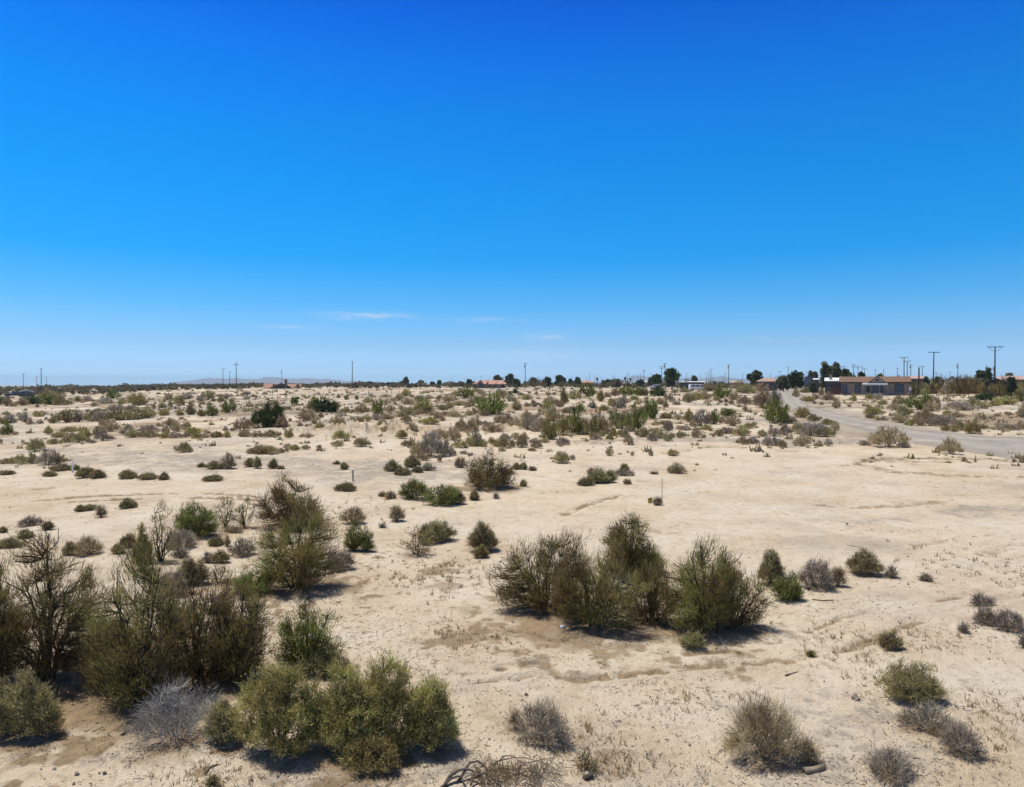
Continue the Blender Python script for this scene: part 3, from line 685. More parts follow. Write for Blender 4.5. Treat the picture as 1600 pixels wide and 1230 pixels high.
# ------------------------------------------------------------------ ground: one sheet out to the horizon
def build_ground():
    v = np.concatenate([np.arange(500, 30, -.55), np.arange(30, 4, -.3)])       # even steps in the view
    r = FPX * .64 * CAM_H / v
    r = r[(r > 7)]
    r = np.concatenate([[.5, 2, 4, 5.5, 6.5], r, np.geomspace(r[-1] * 1.03, 10300, 50)])
    az = np.concatenate([np.arange(-180, -44, 4), np.arange(-44, 44.01, .105), np.arange(48, 180, 4)])
    az = R(1) * az
    rr, aa = np.meshgrid(r, az, indexing='ij')
    x, y = rr * np.sin(aa), rr * np.cos(aa)
    z = height0(x, y)
    near = np.exp(-rr / 28)
    z = z + near * (.035 * fbm(x / .9, y / .9, 31, 3) + .022 * fbm(x / .17, y / .17, 41, 3))
    z = z + np.clip(1 - rr / 160, 0, 1) * .05 * np.clip(fbm(x / 1.3, y / 1.3, 47, 2) - .22, 0, 1) * (rr > 25)
    grey = np.zeros_like(x); brown = np.zeros_like(x)
    wob = 1 + .9 * fbm(x / 3.1, y / 3.1, 51, 3)
    wob2 = 1 + .8 * fbm(x / .7, y / .7, 61, 2)
    for P, w, s in GREY:
        lo, hi = P.min(0) - 4 * w - 2, P.max(0) + 4 * w + 2
        m = (x > lo[0]) & (x < hi[0]) & (y > lo[1]) & (y < hi[1])
        d = dist_path(x[m], y[m], P) * np.clip(wob[m], .35, 3)
        grey[m] = np.maximum(grey[m], s * np.clip(1.6 - d / w, 0, 1))
    # the flat beyond the clearing is stonier: drifts of grey gravel between the bushes
    stony = np.clip((rr - 45) / 40, 0, 1) * np.clip(.44 + 1.4 * fbm(x / 16, y / 9, 57, 3) + .5 * fbm(x / 3, y / 3, 59, 2), 0, .95)
    grey = np.maximum(grey, stony)
    brown = np.maximum(brown, np.clip((rr - 45) / 40, 0, 1) * np.clip(.36 + 1.3 * fbm(x / 11 + 40, y / 7, 67, 3) + .8 * fbm(x / 2, y / 2, 69, 2), 0, .75))
    # gravel spilled from the road
    m = (rr < 330) & (aa > 0)
    d = dist_path(x[m], y[m], road_c)
    hw = 4.2
    grey[m] = np.maximum(grey[m], np.clip(1.5 - (d - 2.2) / hw * np.clip(wob[m], .4, 2), 0, 1) * .9)
    flat = np.clip(1.6 - d / 6, 0, 1)
    for P, w, dep, s in RUTS:
        lo, hi = P.min(0) - 1.5, P.max(0) + 1.5
        m = (x > lo[0]) & (x < hi[0]) & (y > lo[1]) & (y < hi[1])
        d = dist_path(x[m], y[m], P) * np.clip(wob2[m], .5, 2)
        gapn = np.clip(fbm(x[m] / 2.3, y[m] / 2.3, 71, 2) * 2.4 + .85, 0, 1) * np.clip(.75 + 1.6 * fbm(x[m] / .28, y[m] / .28, 73, 2), .1, 1.2)
        c = np.exp(-(d / w) ** 2) * gapn
        z[m] += dep * (np.exp(-((d - 2.0 * w) / w) ** 2) * .7 - c)
        brown[m] = np.maximum(brown[m], s * np.clip(1.5 * c, 0, 1))
    for hx, hy, hr, hh in HEAPS:
        m = (np.abs(x - hx) < 3 * hr) & (np.abs(y - hy) < 3 * hr)
        q = np.hypot((x[m] - hx) * .6, y[m] - hy) / hr * np.clip(wob2[m], .5, 1.6)
        e = np.exp(-q * q * 1.6)
        z[m] += hh * e * (1 + 1.3 * fbm(x[m] / .55, y[m] / .55, 77, 2))
        brown[m] = np.maximum(brown[m], .55 * np.clip(e * 1.3, 0, 1))
    # leaf litter and disturbed soil round the foot of each plant; also paints brownish shade beneath
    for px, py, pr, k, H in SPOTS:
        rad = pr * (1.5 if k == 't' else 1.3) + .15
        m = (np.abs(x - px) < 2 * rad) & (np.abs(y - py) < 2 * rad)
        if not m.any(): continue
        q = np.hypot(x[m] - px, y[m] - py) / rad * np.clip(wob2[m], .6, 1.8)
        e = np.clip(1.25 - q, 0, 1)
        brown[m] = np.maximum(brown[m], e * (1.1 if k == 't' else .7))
        z[m] += np.clip(1.2 - q, 0, 1) ** 2 * min(.10, .05 * pr) * (H > .4)
    # patches of flaky brown crust
    for u, vv, rad, s in ((690, 893, .55, .7), (690, 915, .5, .65), (730, 905, .3, .5), (700, 1000, .5, .8), (740, 993, .35, .7), (760, 998, .2, .7),
                          (650, 1005, .4, .5), (965, 1190, .35, .5), (905, 1150, .4, .4), (975, 1150, .2, .4), (80, 1115, 1.4, .8), (45, 1150, .9, .6),
                          (600, 1215, .6, .5), (850, 980, 1.1, .75), (920, 988, 1.1, .75), (1010, 984, 1.1, .75), (1075, 992, 1.0, .7), (140, 1100, 1.3, 1.0), (230, 1085, 1.4, .9), (420, 920, 1.6, .9), (560, 1195, .7, .8), (1440, 1000, .5, .3), (1580, 1120, 1.2, .4), (1120, 930, 1.5, .4),
                          (1300, 965, .4, .3), (1340, 1010, .6, .4), (455, 815, 1.2, .6), (190, 1100, 1.2, .8), (300, 1120, .8, .6)):
        c = ground_at(u, vv)
        m = (np.abs(x - c[0]) < 3 * rad) & (np.abs(y - c[1]) < 3 * rad)
        q = np.hypot(x[m] - c[0], (y[m] - c[1]) * .8) / rad * np.clip(1 + 1.5 * fbm(x[m] / .3, y[m] / .3, 81, 3), .3, 3)
        brown[m] = np.maximum(brown[m], s * np.clip(1.5 - 1.0 * q, 0, 1))
    n, k = x.shape
    idx = np.arange(n * k).reshape(n, k)
    a = idx[:-1]; b = idx[1:]
    F = np.stack([a, np.roll(a, -1, 1), np.roll(b, -1, 1), b], -1).reshape(-1, 4)
    F = F[:, ::-1]
    V = np.stack([x, y, z], -1).reshape(-1, 3)
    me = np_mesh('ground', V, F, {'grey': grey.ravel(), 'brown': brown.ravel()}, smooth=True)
    return me

def ground_material():
    m, n, l, p = new_mat('desert_sand')
    geo = n.new('ShaderNodeNewGeometry'); pos = geo.outputs['Position']
    big = noise(n, l, .045, 4, .55, pos)
    mid = noise(n, l, .35, 5, .6, pos)
    fine = noise(n, l, 3.2, 6, .65, pos)
    grit = noise(n, l, 26, 4, .7, pos)
    c0 = ramp(n, [(.30, (.50, .40, .285)), (.5, (.585, .497, .375)), (.68, (.615, .545, .44))])
    l.new(mid.outputs[0], c0.inputs[0])
    c1 = ramp(n, [(.35, (.94, .90, .86)), (.5, (1, 1, 1)), (.65, (1.0, .975, .93))])
    l.new(big.outputs[0], c1.inputs[0])
    base = mixc(n, l, 1.0, c0.outputs[0], c1.outputs[0], 'MULTIPLY')
    c2 = ramp(n, [(.30, (.66, .61, .55)), (.46, (.97, .96, .95)), (.56, (1, 1, 1)), (.75, (1.10, 1.10, 1.10))])
    l.new(fine.outputs[0], c2.inputs[0])
    base = mixc(n, l, .75, base, c2.outputs[0], 'MULTIPLY')
    c3 = ramp(n, [(.30, (.52, .48, .43)), (.44, (1, 1, 1)), (.7, (1.1, 1.1, 1.1))])
    l.new(grit.outputs[0], c3.inputs[0])
    base = mixc(n, l, .7, base, c3.outputs[0], 'MULTIPLY')
    # scattered dark stones and twigs too small to model
    vor = n.new('ShaderNodeTexVoronoi'); vor.inputs['Scale'].default_value = 4.2; l.new(pos, vor.inputs['Vector'])
    sp = ramp(n, [(.055, (1, 1, 1)), (.12, (0, 0, 0))]); l.new(vor.outputs['Distance'], sp.inputs[0])
    vor3 = n.new('ShaderNodeTexVoronoi'); vor3.inputs['Scale'].default_value = 13; l.new(pos, vor3.inputs['Vector'])
    sp3 = ramp(n, [(.06, (1, 1, 1)), (.16, (0, 0, 0))]); l.new(vor3.outputs['Distance'], sp3.inputs[0])
    base = mixc(n, l, math_n(n, l, 'MULTIPLY', sp3.outputs[0], .38), base, (.20, .155, .11))
    dense = noise(n, l, .28, 3, .6, pos)
    dm = ramp(n, [(.48, (0, 0, 0)), (.66, (1, 1, 1))]); l.new(dense.outputs[0], dm.inputs[0])
    ga = n.new('ShaderNodeAttribute'); ga.attribute_name = 'grey'
    ba = n.new('ShaderNodeAttribute'); ba.attribute_name = 'brown'
    dens = math_n(n, l, 'ADD', dm.outputs[0], ga.outputs['Fac'], True)
    spk = math_n(n, l, 'MULTIPLY', sp.outputs[0], dens)
    base = mixc(n, l, math_n(n, l, 'MULTIPLY', spk, .75), base, (.16, .13, .10))
    vor2 = n.new('ShaderNodeTexVoronoi'); vor2.inputs['Scale'].default_value = 1.15; l.new(pos, vor2.inputs['Vector'])
    sp2 = ramp(n, [(.07, (1, 1, 1)), (.17, (0, 0, 0))]); l.new(vor2.outputs['Distance'], sp2.inputs[0])
    # grey gravel
    gn = ramp(n, [(.3, (.195, .172, .143)), (.5, (.305, .27, .225)), (.7, (.41, .365, .305))]); l.new(grit.outputs[0], gn.inputs[0])
    gf = ramp(n, [(.25, (0, 0, 0)), (.75, (1, 1, 1))])
    drift = noise(n, l, .9, 6, .7, pos)
    gsum = math_n(n, l, 'ADD', ga.outputs['Fac'], math_n(n, l, 'MULTIPLY', math_n(n, l, 'SUBTRACT', fine.outputs[0], .5), 1.8))
    gsum = math_n(n, l, 'ADD', gsum, math_n(n, l, 'MULTIPLY', math_n(n, l, 'SUBTRACT', drift.outputs[0], .55), 2.6))
    l.new(gsum, gf.inputs[0])
    base = mixc(n, l, math_n(n, l, 'MULTIPLY', gf.outputs[0], .84), base, gn.outputs[0])
    base = mixc(n, l, math_n(n, l, 'MULTIPLY', math_n(n, l, 'MULTIPLY', sp2.outputs[0], ga.outputs['Fac']), .7), base, (.13, .105, .08))
    # open-desert pavement: faint grey sheets elsewhere
    pv = noise(n, l, .13, 5, .65, pos)
    pr = ramp(n, [(.54, (0, 0, 0)), (.68, (.5, .5, .5))]); l.new(pv.outputs[0], pr.inputs[0])
    base = mixc(n, l, pr.outputs[0], base, gn.outputs[0])
    # brown litter, damp crust, turned soil
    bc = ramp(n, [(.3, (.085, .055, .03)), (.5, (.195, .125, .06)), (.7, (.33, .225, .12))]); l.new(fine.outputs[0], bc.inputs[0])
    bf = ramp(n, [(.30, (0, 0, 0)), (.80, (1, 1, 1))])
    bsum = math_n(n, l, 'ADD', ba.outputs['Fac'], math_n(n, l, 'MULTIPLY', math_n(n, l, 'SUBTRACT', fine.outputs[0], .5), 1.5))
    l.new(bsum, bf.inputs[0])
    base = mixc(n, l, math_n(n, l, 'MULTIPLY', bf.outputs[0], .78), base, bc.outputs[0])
    l.new(base, p.inputs['Base Color'])
    p.inputs['Roughness'].default_value = .95
    p.inputs['Specular IOR Level'].default_value = .15
    hsum = math_n(n, l, 'ADD', math_n(n, l, 'MULTIPLY', fine.outputs[0], 1.0), math_n(n, l, 'MULTIPLY', grit.outputs[0], .40))
    hsum = math_n(n, l, 'ADD', hsum, math_n(n, l, 'MULTIPLY', spk, .15))
    b = n.new('ShaderNodeBump'); b.inputs['Strength'].default_value = 1.0; b.inputs['Distance'].default_value = .10
    l.new(hsum, b.inputs['Height']); l.new(b.outputs[0], p.inputs['Normal'])
    return m

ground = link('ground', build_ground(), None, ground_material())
tag(ground, 'pale sandy desert ground with wheel ruts and grey gravel drifts', 'ground', kind='structure')

# gravel road curving to the right edge
def build_road():
    n = len(road_r); W = 17
    V = []; AC = []; rng = np.random.default_rng(5)
    for i in range(n):
        for q in range(W):
            t = q / (W - 1)
            e = .35 if q in (0, W - 1) else 0
            p = road_l[i] * (1 - t) + road_r[i] * t
            p = p + rng.normal(0, .25, 2) * (q in (0, W - 1))
            crown = .03 + .05 * math.sin(math.pi * t) - e
            V.append((p[0], p[1], float(height0(p[0], p[1])) + crown)); AC.append(t)
    F = []
    for i in range(n - 1):
        for q in range(W - 1):
            a = i * W + q
            F.append((a, a + 1, a + W + 1, a + W))
    me = np_mesh('gravel_road', np.array(V), np.array(F), {'across': np.array(AC)}, smooth=True)
    m, nn, l, p = new_mat('road_gravel')
    geo = nn.new('ShaderNodeNewGeometry'); pos = geo.outputs['Position']
    a = noise(nn, l, .5, 5, .65, pos); g = noise(nn, l, 14, 4, .7, pos)
    c = ramp(nn, [(.3, (.25, .225, .19)), (.5, (.325, .293, .25)), (.7, (.40, .36, .305))]); l.new(a.outputs[0], c.inputs[0])
    c2 = ramp(nn, [(.3, (.7, .7, .7)), (.6, (1.1, 1.1, 1.1))]); l.new(g.outputs[0], c2.inputs[0])
    ac = nn.new('ShaderNodeAttribute'); ac.attribute_name = 'across'
    wob = math_n(nn, l, 'ADD', ac.outputs['Fac'], math_n(nn, l, 'MULTIPLY', math_n(nn, l, 'SUBTRACT', noise(nn, l, .12, 3, .5, pos).outputs[0], .5), .22))
    wheel = ramp(nn, [(0, (.80, .74, .66)), (.16, (.82, .80, .78)), (.30, (1.12, 1.10, 1.06)), (.40, (.92, .91, .90)), (.58, (.90, .89, .88)), (.68, (1.12, 1.10, 1.06)), (.82, (.84, .82, .80)), (1, (1.05, .95, .82))])
    l.new(wob, wheel.inputs[0])
    rc = mixc(nn, l, .8, c.outputs[0], c2.outputs[0], 'MULTIPLY')
    l.new(mixc(nn, l, .8, rc, wheel.outputs[0], 'MULTIPLY'), p.inputs['Base Color'])
    p.inputs['Roughness'].default_value = .95
    b = nn.new('ShaderNodeBump'); b.inputs['Strength'].default_value = .5; b.inputs['Distance'].default_value = .05
    l.new(g.outputs[0], b.inputs['Height']); l.new(b.outputs[0], p.inputs['Normal'])
    return tag(link('gravel_road', me, None, m), 'grey gravel road curving past the tan house to the right edge', 'road', kind='structure')
build_road()

# far mountains, almost lost in the air
def mountain(name, u0, u1, v_top, dist, seed):
    m, n, l, p = new_mat('bare_mountain_rock')
    nz = noise(n, l, .004, 5, .6, n.new('ShaderNodeNewGeometry').outputs['Position'])
    rp = ramp(n, [(.3, (.16, .15, .15)), (.7, (.24, .225, .22))]); l.new(nz.outputs[0], rp.inputs[0]); l.new(rp.outputs[0], p.inputs['Base Color'])
    p.inputs['Roughness'].default_value = .95
    a0, a1 = math.atan((u0 - 800) / FPX), math.atan((u1 - 800) / FPX)
    na, nr = 120, 24
    A = np.linspace(a0, a1, na); Q = np.linspace(0, 1, nr)
    q, a = np.meshgrid(Q, A, indexing='ij')
    rad = dist * (1 + .28 * q)
    x, y = rad * np.sin(a), rad * np.cos(a)
    hmax = (602 - v_top) / FPX * dist * 1.1
    e = np.sin(np.pi * np.clip((a - a0) / (a1 - a0), 0, 1)) ** .5
    rid = .62 + .75 * fbm(x / (dist * .05), y / (dist * .05), seed, 5, .55)
    z = 5 + hmax * e * np.sin(np.pi * q) ** .9 * np.clip(rid, .1, 1.5) - 25 * (q < .01)
    idx = np.arange(na * nr).reshape(nr, na)
    F = np.stack([idx[:-1, :-1], idx[:-1, 1:], idx[1:, 1:], idx[1:, :-1]], -1).reshape(-1, 4)[:, ::-1]
    o = link(name, np_mesh(name, np.stack([x, y, z], -1).reshape(-1, 3), F, smooth=True), None, m)
    return tag(o, 'faint hazy mountain range low on the horizon', 'mountains', kind='structure')
mountain('mountains', 255, 600, 589, 7500, 5)
mountain('mountains', 880, 1330, 586, 7600, 9)

# ------------------------------------------------------------------ buildings
def wallmat(name, c): return plain(name, c, .9, .10, 1.5, bump=.05)
def roofmat(name, c, across=True): return plain(name, c, .9, .22, 2.2, stretch=(.5, 3, 3) if across else (3, .5, 3), bump=.15)
M_TAN = wallmat('tan_stucco', (.33, .258, .21))
M_BROWNROOF = roofmat('brown_shingle', (.165, .098, .062))
M_PINKROOF = roofmat('salmon_roof_tile', (.43, .235, .175))
M_REDROOF = roofmat('terracotta_tile', (.31, .175, .13))
M_DARKWALL = wallmat('dark_brown_stucco', (.13, .095, .075))
M_PINKWALL = wallmat('rose_tan_stucco', (.31, .22, .17))
M_TRIM = plain('dark_trim_paint', (.035, .028, .025), .7, .1)
M_WHITE = plain('white_paint', (.78, .78, .76), .5, .04)
M_PALE_METAL = plain('pale_metal_sheet', (.66, .66, .63), .45, .08)
M_GREYWALL = wallmat('grey_siding', (.23, .235, .25))
M_GREENWALL = wallmat('dark_green_siding', (.055, .075, .065))
M_BLUEWALL = wallmat('blue_grey_siding', (.15, .175, .21))
M_FENCE = plain('red_brown_boards', (.105, .055, .035), .9, .25, 2, stretch=(8, 8, .5))
M_BLACK = plain('black_rubber', (.02, .02, .02), .8, .1)
def glassmat(name, c, rough=.12):
    m, n, l, p = new_mat(name)
    p.inputs['Base Color'].default_value = (*c, 1); p.inputs['Roughness'].default_value = rough
    p.inputs['Specular IOR Level'].default_value = .6
    return m
M_GLASS = glassmat('window_glass', (.06, .085, .12))

def root_at(name, u, dist, sink=0.0, face=True):
    g = at_dist(u, dist)
    return empty(name, (g[0], g[1], g[2] - sink), -math.atan2(g[0], g[1]) if face else 0.0)

def window(par, x0, x1, z0, z1, y=0.0, mull=1, frame=None):
    """a window in a wall facing the viewer: frame, with its pane as a sub-part"""
    f = MB(); t = .10
    f.box(x0 - t, x0, y - .07, y + .05, z0 - t, z1 + t); f.box(x1, x1 + t, y - .07, y + .05, z0 - t, z1 + t)
    f.box(x0, x1, y - .07, y + .05, z0 - t, z0); f.box(x0, x1, y - .07, y + .05, z1, z1 + t)
    for q in range(mull):
        xm = x0 + (x1 - x0) * (q + 1) / (mull + 1)
        f.box(xm - .03, xm + .03, y - .06, y + .05, z0, z1)
    fo = f.build('window', frame or M_TRIM, par)
    MB().box(x0, x1, y - .02, y + .02, z0, z1).build('pane', M_GLASS, fo)
    return fo

def gable_roof(mb, x0, x1, y0, y1, ze, zr, t=.16):
    """ridge along x between x0 and x1"""
    ym = (y0 + y1) / 2
    mb.hull([(x0, y0, ze), (x0, ym, zr), (x0, ym, zr - t), (x0, y0 + .01, ze - t)], [(x1, y0, ze), (x1, ym, zr), (x1, ym, zr - t), (x1, y0 + .01, ze - t)])
    mb.hull([(x0, ym, zr), (x0, y1, ze), (x0, y1 - .01, ze - t), (x0, ym, zr - t)], [(x1, ym, zr), (x1, y1, ze), (x1, y1 - .01, ze - t), (x1, ym, zr - t)])
    return mb

def gable_front(mb, xc, hw, y0, y1, ze, zr, t=.16):
    """ridge along y, gable facing the viewer"""
    for s in (-1, 1):
        mb.hull([(xc + s * hw, y0, ze), (xc, y0, zr), (xc, y0, zr - t), (xc + s * (hw - .02), y0, ze - t)],
                [(xc + s * hw, y1, ze), (xc, y1, zr), (xc, y1, zr - t), (xc + s * (hw - .02), y1, ze - t)])
    return mb

def hip_roof(mb, x0, x1, y0, y1, ze, zr, r0, r1, t=.18):
    ym = (y0 + y1) / 2
    a, b, c, d = (x0, y0, ze), (x1, y0, ze), (x1, y1, ze), (x0, y1, ze)
    e, f = (r0, ym, zr), (r1, ym, zr)
    mb.poly([a, b, f, e]); mb.poly([b, c, f]); mb.poly([c, d, e, f]); mb.poly([d, a, e])
    mb.box(x0, x1, y0, y1, ze - t, ze - .003)
    return mb

def house_gable_walls(mb, x0, x1, y0, y1, z1, zr):
    """walls with triangular gables at both ends, ridge along x"""
    ym = (y0 + y1) / 2
    mb.hull([(x0, y0, -.6), (x0, y1, -.6), (x0, y1, z1), (x0, ym, zr), (x0, y0, z1)], [(x1, y0, -.6), (x1, y1, -.6), (x1, y1, z1), (x1, ym, zr), (x1, y0, z1)])
    return mb

LAND = []            # landmarks for the captions: (phrase, u, v)

# --- the tan house with the white porch awning, right
def tan_house():
    d = float(np.linalg.norm(ground_at(1366, 617.5)[:2])); hy = math.hypot(1, (1366 - 800) / FPX)
    s = FPX * hy * hy / d                        # picture pixels per metre across the line of sight
    kz = 30.5 / (FPX * hy / d) / 4.66
    h = root_at('tan_house', 1366, d, .12)
    h.scale = (1, 1, kz)
    tag(h, 'long low tan house with brown roof, front gable and white porch awning', 'house')
    X = lambda px: (1240 + px / 8 - 1366) / s
    W0, W1 = X(585), X(1432)
    wl_ = MB(); house_gable_walls(wl_, W0, W1, 0, 8.2, 3.15, 4.1); wl_.build('wall', M_TAN, h)
    rf = MB(); gable_roof(rf, W0 - .5, W1 + .45, -.75, 8.95, 3.25, 4.62); ro = rf.build('roof', M_BROWNROOF, h)
    fa = MB(); fa.box(W0 - .5, W1 + .45, -.80, -.755, 2.95, 3.27); fa.build('fascia', M_TRIM, ro)
    gx, gw = X(1045), (92 / 8) / s
    g = MB(); g.hull([(gx - gw, -1.2, 3.2), (gx + gw, -1.2, 3.2), (gx, -1.2, 4.45)], [(gx - gw, 4, 3.2), (gx + gw, 4, 3.2), (gx, 4, 4.45)])
    go = g.build('porch_gable', M_TAN, h)
    r = MB(); gable_front(r, gx, gw + .35, -1.4, 4.2, 3.12, 4.66, .14); r.build('gable_roof', M_BROWNROOF, go)
    t = MB()
    for sg in (-1, 1):
        t.hull([(gx + sg * (gw + .37), -1.46, 3.10), (gx, -1.46, 4.66), (gx, -1.46, 4.42), (gx + sg * (gw + .2), -1.46, 2.98)],
               [(gx + sg * (gw + .37), -1.41, 3.10), (gx, -1.41, 4.66), (gx, -1.41, 4.42), (gx + sg * (gw + .2), -1.41, 2.98)])
    t.build('gable_trim', M_TRIM, go)
    v = MB(); v.hull([(gx - .55, -1.26, 3.45), (gx + .55, -1.26, 3.45), (gx, -1.26, 4.0)], [(gx - .55, -1.21, 3.45), (gx + .55, -1.21, 3.45), (gx, -1.21, 4.0)]); v.build('gable_vent', M_TRIM, go)
    a0, a1 = X(860), X(1168)
    aw = MB(); aw.hull([(a0, -3.2, 2.60), (a1, -3.2, 2.60), (a1, -.85, 2.95), (a0, -.85, 2.95)], [(a0, -3.2, 2.72), (a1, -3.2, 2.72), (a1, -.85, 3.05), (a0, -.85, 3.05)])
    aw.box(a0, a1, -3.28, -3.2, 2.50, 2.92)
    awo = aw.build('porch_awning', M_WHITE, h)
    for px in (866, 966, 1068, 1172):
        MB().box(X(px) - .05, X(px) + .05, -3.12, -3.02, -.4, 2.6).build('porch_post', M_METAL, h)
    sl = MB(); sl.box(a0 - .2, a1 + .2, -3.4, -.02, -.5, .12); sl.build('porch_slab', plain('concrete', (.34, .31, .28), .9, .12), h)
    rl = MB(); rl.box(X(980), X(1145), -3.1, -3.0, .12, .6); rl.build('porch_rail', M_TAN, h)
    for x0, x1, z0, z1, mu in ((600, 660, .75, 2.5, 0), (772, 828, .85, 2.5, 0), (968, 1110, .65, 2.35, 2), (1268, 1366, .95, 2.6, 1)):
        window(h, X(x0), X(x1), z0, z1, -.06, mu)
    dr = MB(); dr.box(X(908), X(950), -.10, -.02, .12, 2.25); do = dr.build('door', plain('dark_door_paint', (.05, .04, .038), .6), h)
    MB().box(X(944), X(947), -.16, -.10, 1.05, 1.2).build('handle', M_METAL, do)
    ch = MB(); ch.box(X(728), X(752), 3.6, 4.3, 4.0, 5.0); ch.build('roof_vent', M_METAL, ro)
    LAND.append(('the tan house with the awning', 1366, 604))
    # things beside it
    t = empty('water_tank', (0, 0, 0)); p = h.matrix_basis @ Vector((X(1447), -.5, 0)); t.location = p; t.scale = (.8, .8, kz); t.rotation_euler = h.rotation_euler
    tag(t, 'slim white-topped tank standing at the right corner of the tan house', 'tank')
    MB().tube([(0, 0, -.2), (0, 0, 1.25)], [.26, .26], 12).build('tank_body', M_BLUEWALL, t)
    MB().tube([(0, 0, 1.25), (0, 0, 2.05), (0, 0, 2.2)], [.27, .27, .12], 12).build('tank_top', M_WHITE, t)
    def fence(name, lab, x0, x1, y, z1):
        f = empty(name, h.matrix_basis @ Vector((0, 0, 0)), h.rotation_euler.z)
        tag(f, lab, 'fence')
        b = MB(); n = max(3, int((x1 - x0) / .16)); rr = random.Random(n)
        for i in range(n):
            xa = x0 + (x1 - x0) * i / n
            b.box(xa, xa + (x1 - x0) / n - .015, y, y + .03, -.4, z1 + rr.uniform(-.05, .05))
        b.build('boards', M_FENCE, f)
        for i in range(4):
            xa = x0 + (x1 - x0) * (i + .02) / 3.05
            MB().box(xa, xa + .1, y + .031, y + .13, -.5, z1 - .1).build('fence_post', M_FENCE, f)
    fence('board_fence', 'red-brown board fence joining the left end of the tan house', X(436), X(572), 1.5, 1.95)
    fence('board_fence', 'low dark board fence off the right end of the tan house', X(1465), X(1535), 1.0, 1.25)
    return h
tan_house()

# --- house with chimney, left of centre
def chimney_house():
    d = 300.0; hy = math.hypot(1, (440 - 800) / FPX); s = FPX * hy / d; sh = s * hy
    h = root_at('chimney_house', 440, d, .3)
    tag(h, 'low house with terracotta roof and a tall square chimney on its front gable', 'house')
    X = lambda px: (330 + px / 9.41 - 440) / sh
    zb = h.location.z
    Z = lambda py: CAM_H - zb + (602 - (560 + py / 9.41)) / s * 1.0
    ze, zr = Z(435), Z(372)
    x0, x1 = X(765), X(1335)
    w = MB(); house_gable_walls(w, x0 + .5, x1 - .4, 5, 14, ze - .15, zr - .4); w.build('wall', M_DARKWALL, h)
    r = MB(); gable_roof(r, x0, X(1050), 4.2, 14.8, ze, zr + .05, .25); gable_roof(r, X(1050), x1, 4.2, 14.8, ze, zr - .1, .25); r.build('roof', M_REDROOF, h)
    gx, hw = X(1032), (X(1200) - X(880)) / 2
    g = MB(); g.hull([(gx - hw, 0, -.8), (gx + hw, 0, -.8), (gx + hw, 0, ze - .1), (gx, 0, zr + .1), (gx - hw, 0, ze - .1)],
                     [(gx - hw, 9, -.8), (gx + hw, 9, -.8), (gx + hw, 9, ze - .1), (gx, 9, zr + .1), (gx - hw, 9, ze - .1)])
    go = g.build('front_gable', M_DARKWALL, h)
    r = MB(); gable_front(r, gx, hw + .8, -.8, 9.2, ze - .25, zr + .42, .25); r.build('gable_roof', M_REDROOF, go)
    c = MB(); c.box(X(1078), X(1120), -1.2, 0.2, -.8, Z(318)); co = c.build('chimney', plain('brown_brick', (.19, .135, .10), .9, .2, 4, bump=.2), h)
    k = MB(); k.box(X(1076) - .08, X(1122) + .08, -1.3, .3, Z(318), Z(309)); k.build('chimney_cap', M_PINKWALL, co)
    MB().box(x0 - .1, x0 + .2, 4.0, 4.3, -.8, ze - .26).build('porch_post', M_DARKWALL, h)
    window(h, X(910), X(960), .9, 1.9, -.06, 1)
    window(h, X(1260), X(1300), .9, 1.9, 4.94, 1)
    LAND.append(('the house with the tall chimney', 440, 604))
chimney_house()

# --- pink-roofed house, centre
def pink_house():
    d = 320.0; s = FPX * math.hypot(1, (768 - 800) / FPX) / d
    h = root_at('pink_house', 768, d, .2)
    tag(h, 'rose-tan house with long salmon tile roof and a gable at its left end', 'house')
    X = lambda px: (650 + px / 8 - 768) / s
    zb = h.location.z
    Z = lambda py: CAM_H - zb + (602 - (575 + py / 8)) / s
    ze, zr = Z(202), Z(152)
    w = MB(); w.box(X(740), X(1122), 2, 12, -.7, ze - .2); w.build('wall', M_PINKWALL, h)
    r = MB(); hip_roof(r, X(700), X(1138), 1.2, 13, ze, zr, X(790), X(1088)); r.build('roof', M_PINKROOF, h)
    gx, hw = X(805), X(845) - X(805)
    g = MB(); g.hull([(gx - hw, 0, -.7), (gx + hw, 0, -.7), (gx + hw, 0, ze - .1), (gx, 0, zr - .25), (gx - hw, 0, ze - .1)],
                     [(gx - hw, 7, -.7), (gx + hw, 7, -.7), (gx + hw, 7, ze - .1), (gx, 7, zr - .25), (gx - hw, 7, ze - .1)])
    go = g.build('front_gable', M_PINKWALL, h)
    r = MB(); gable_front(r, gx, hw + .5, -.6, 7.2, ze - .3, zr + .1, .22); r.build('gable_roof', M_PINKROOF, go)
    window(h, gx - .9, gx + .9, .9, 2.0, -.06, 1)
    window(h, X(905), X(930), .9, 2.0, 1.94, 0)
    window(h, X(975), X(1005), .9, 2.0, 1.94, 1)
    q = MB(); q.box(X(1068), X(1104), 1.9, 1.98, -.3, 2.3); q.build('garage_door', M_TRIM, h)
    LAND.append(('the pink-roofed house', 768, 601))
pink_house()

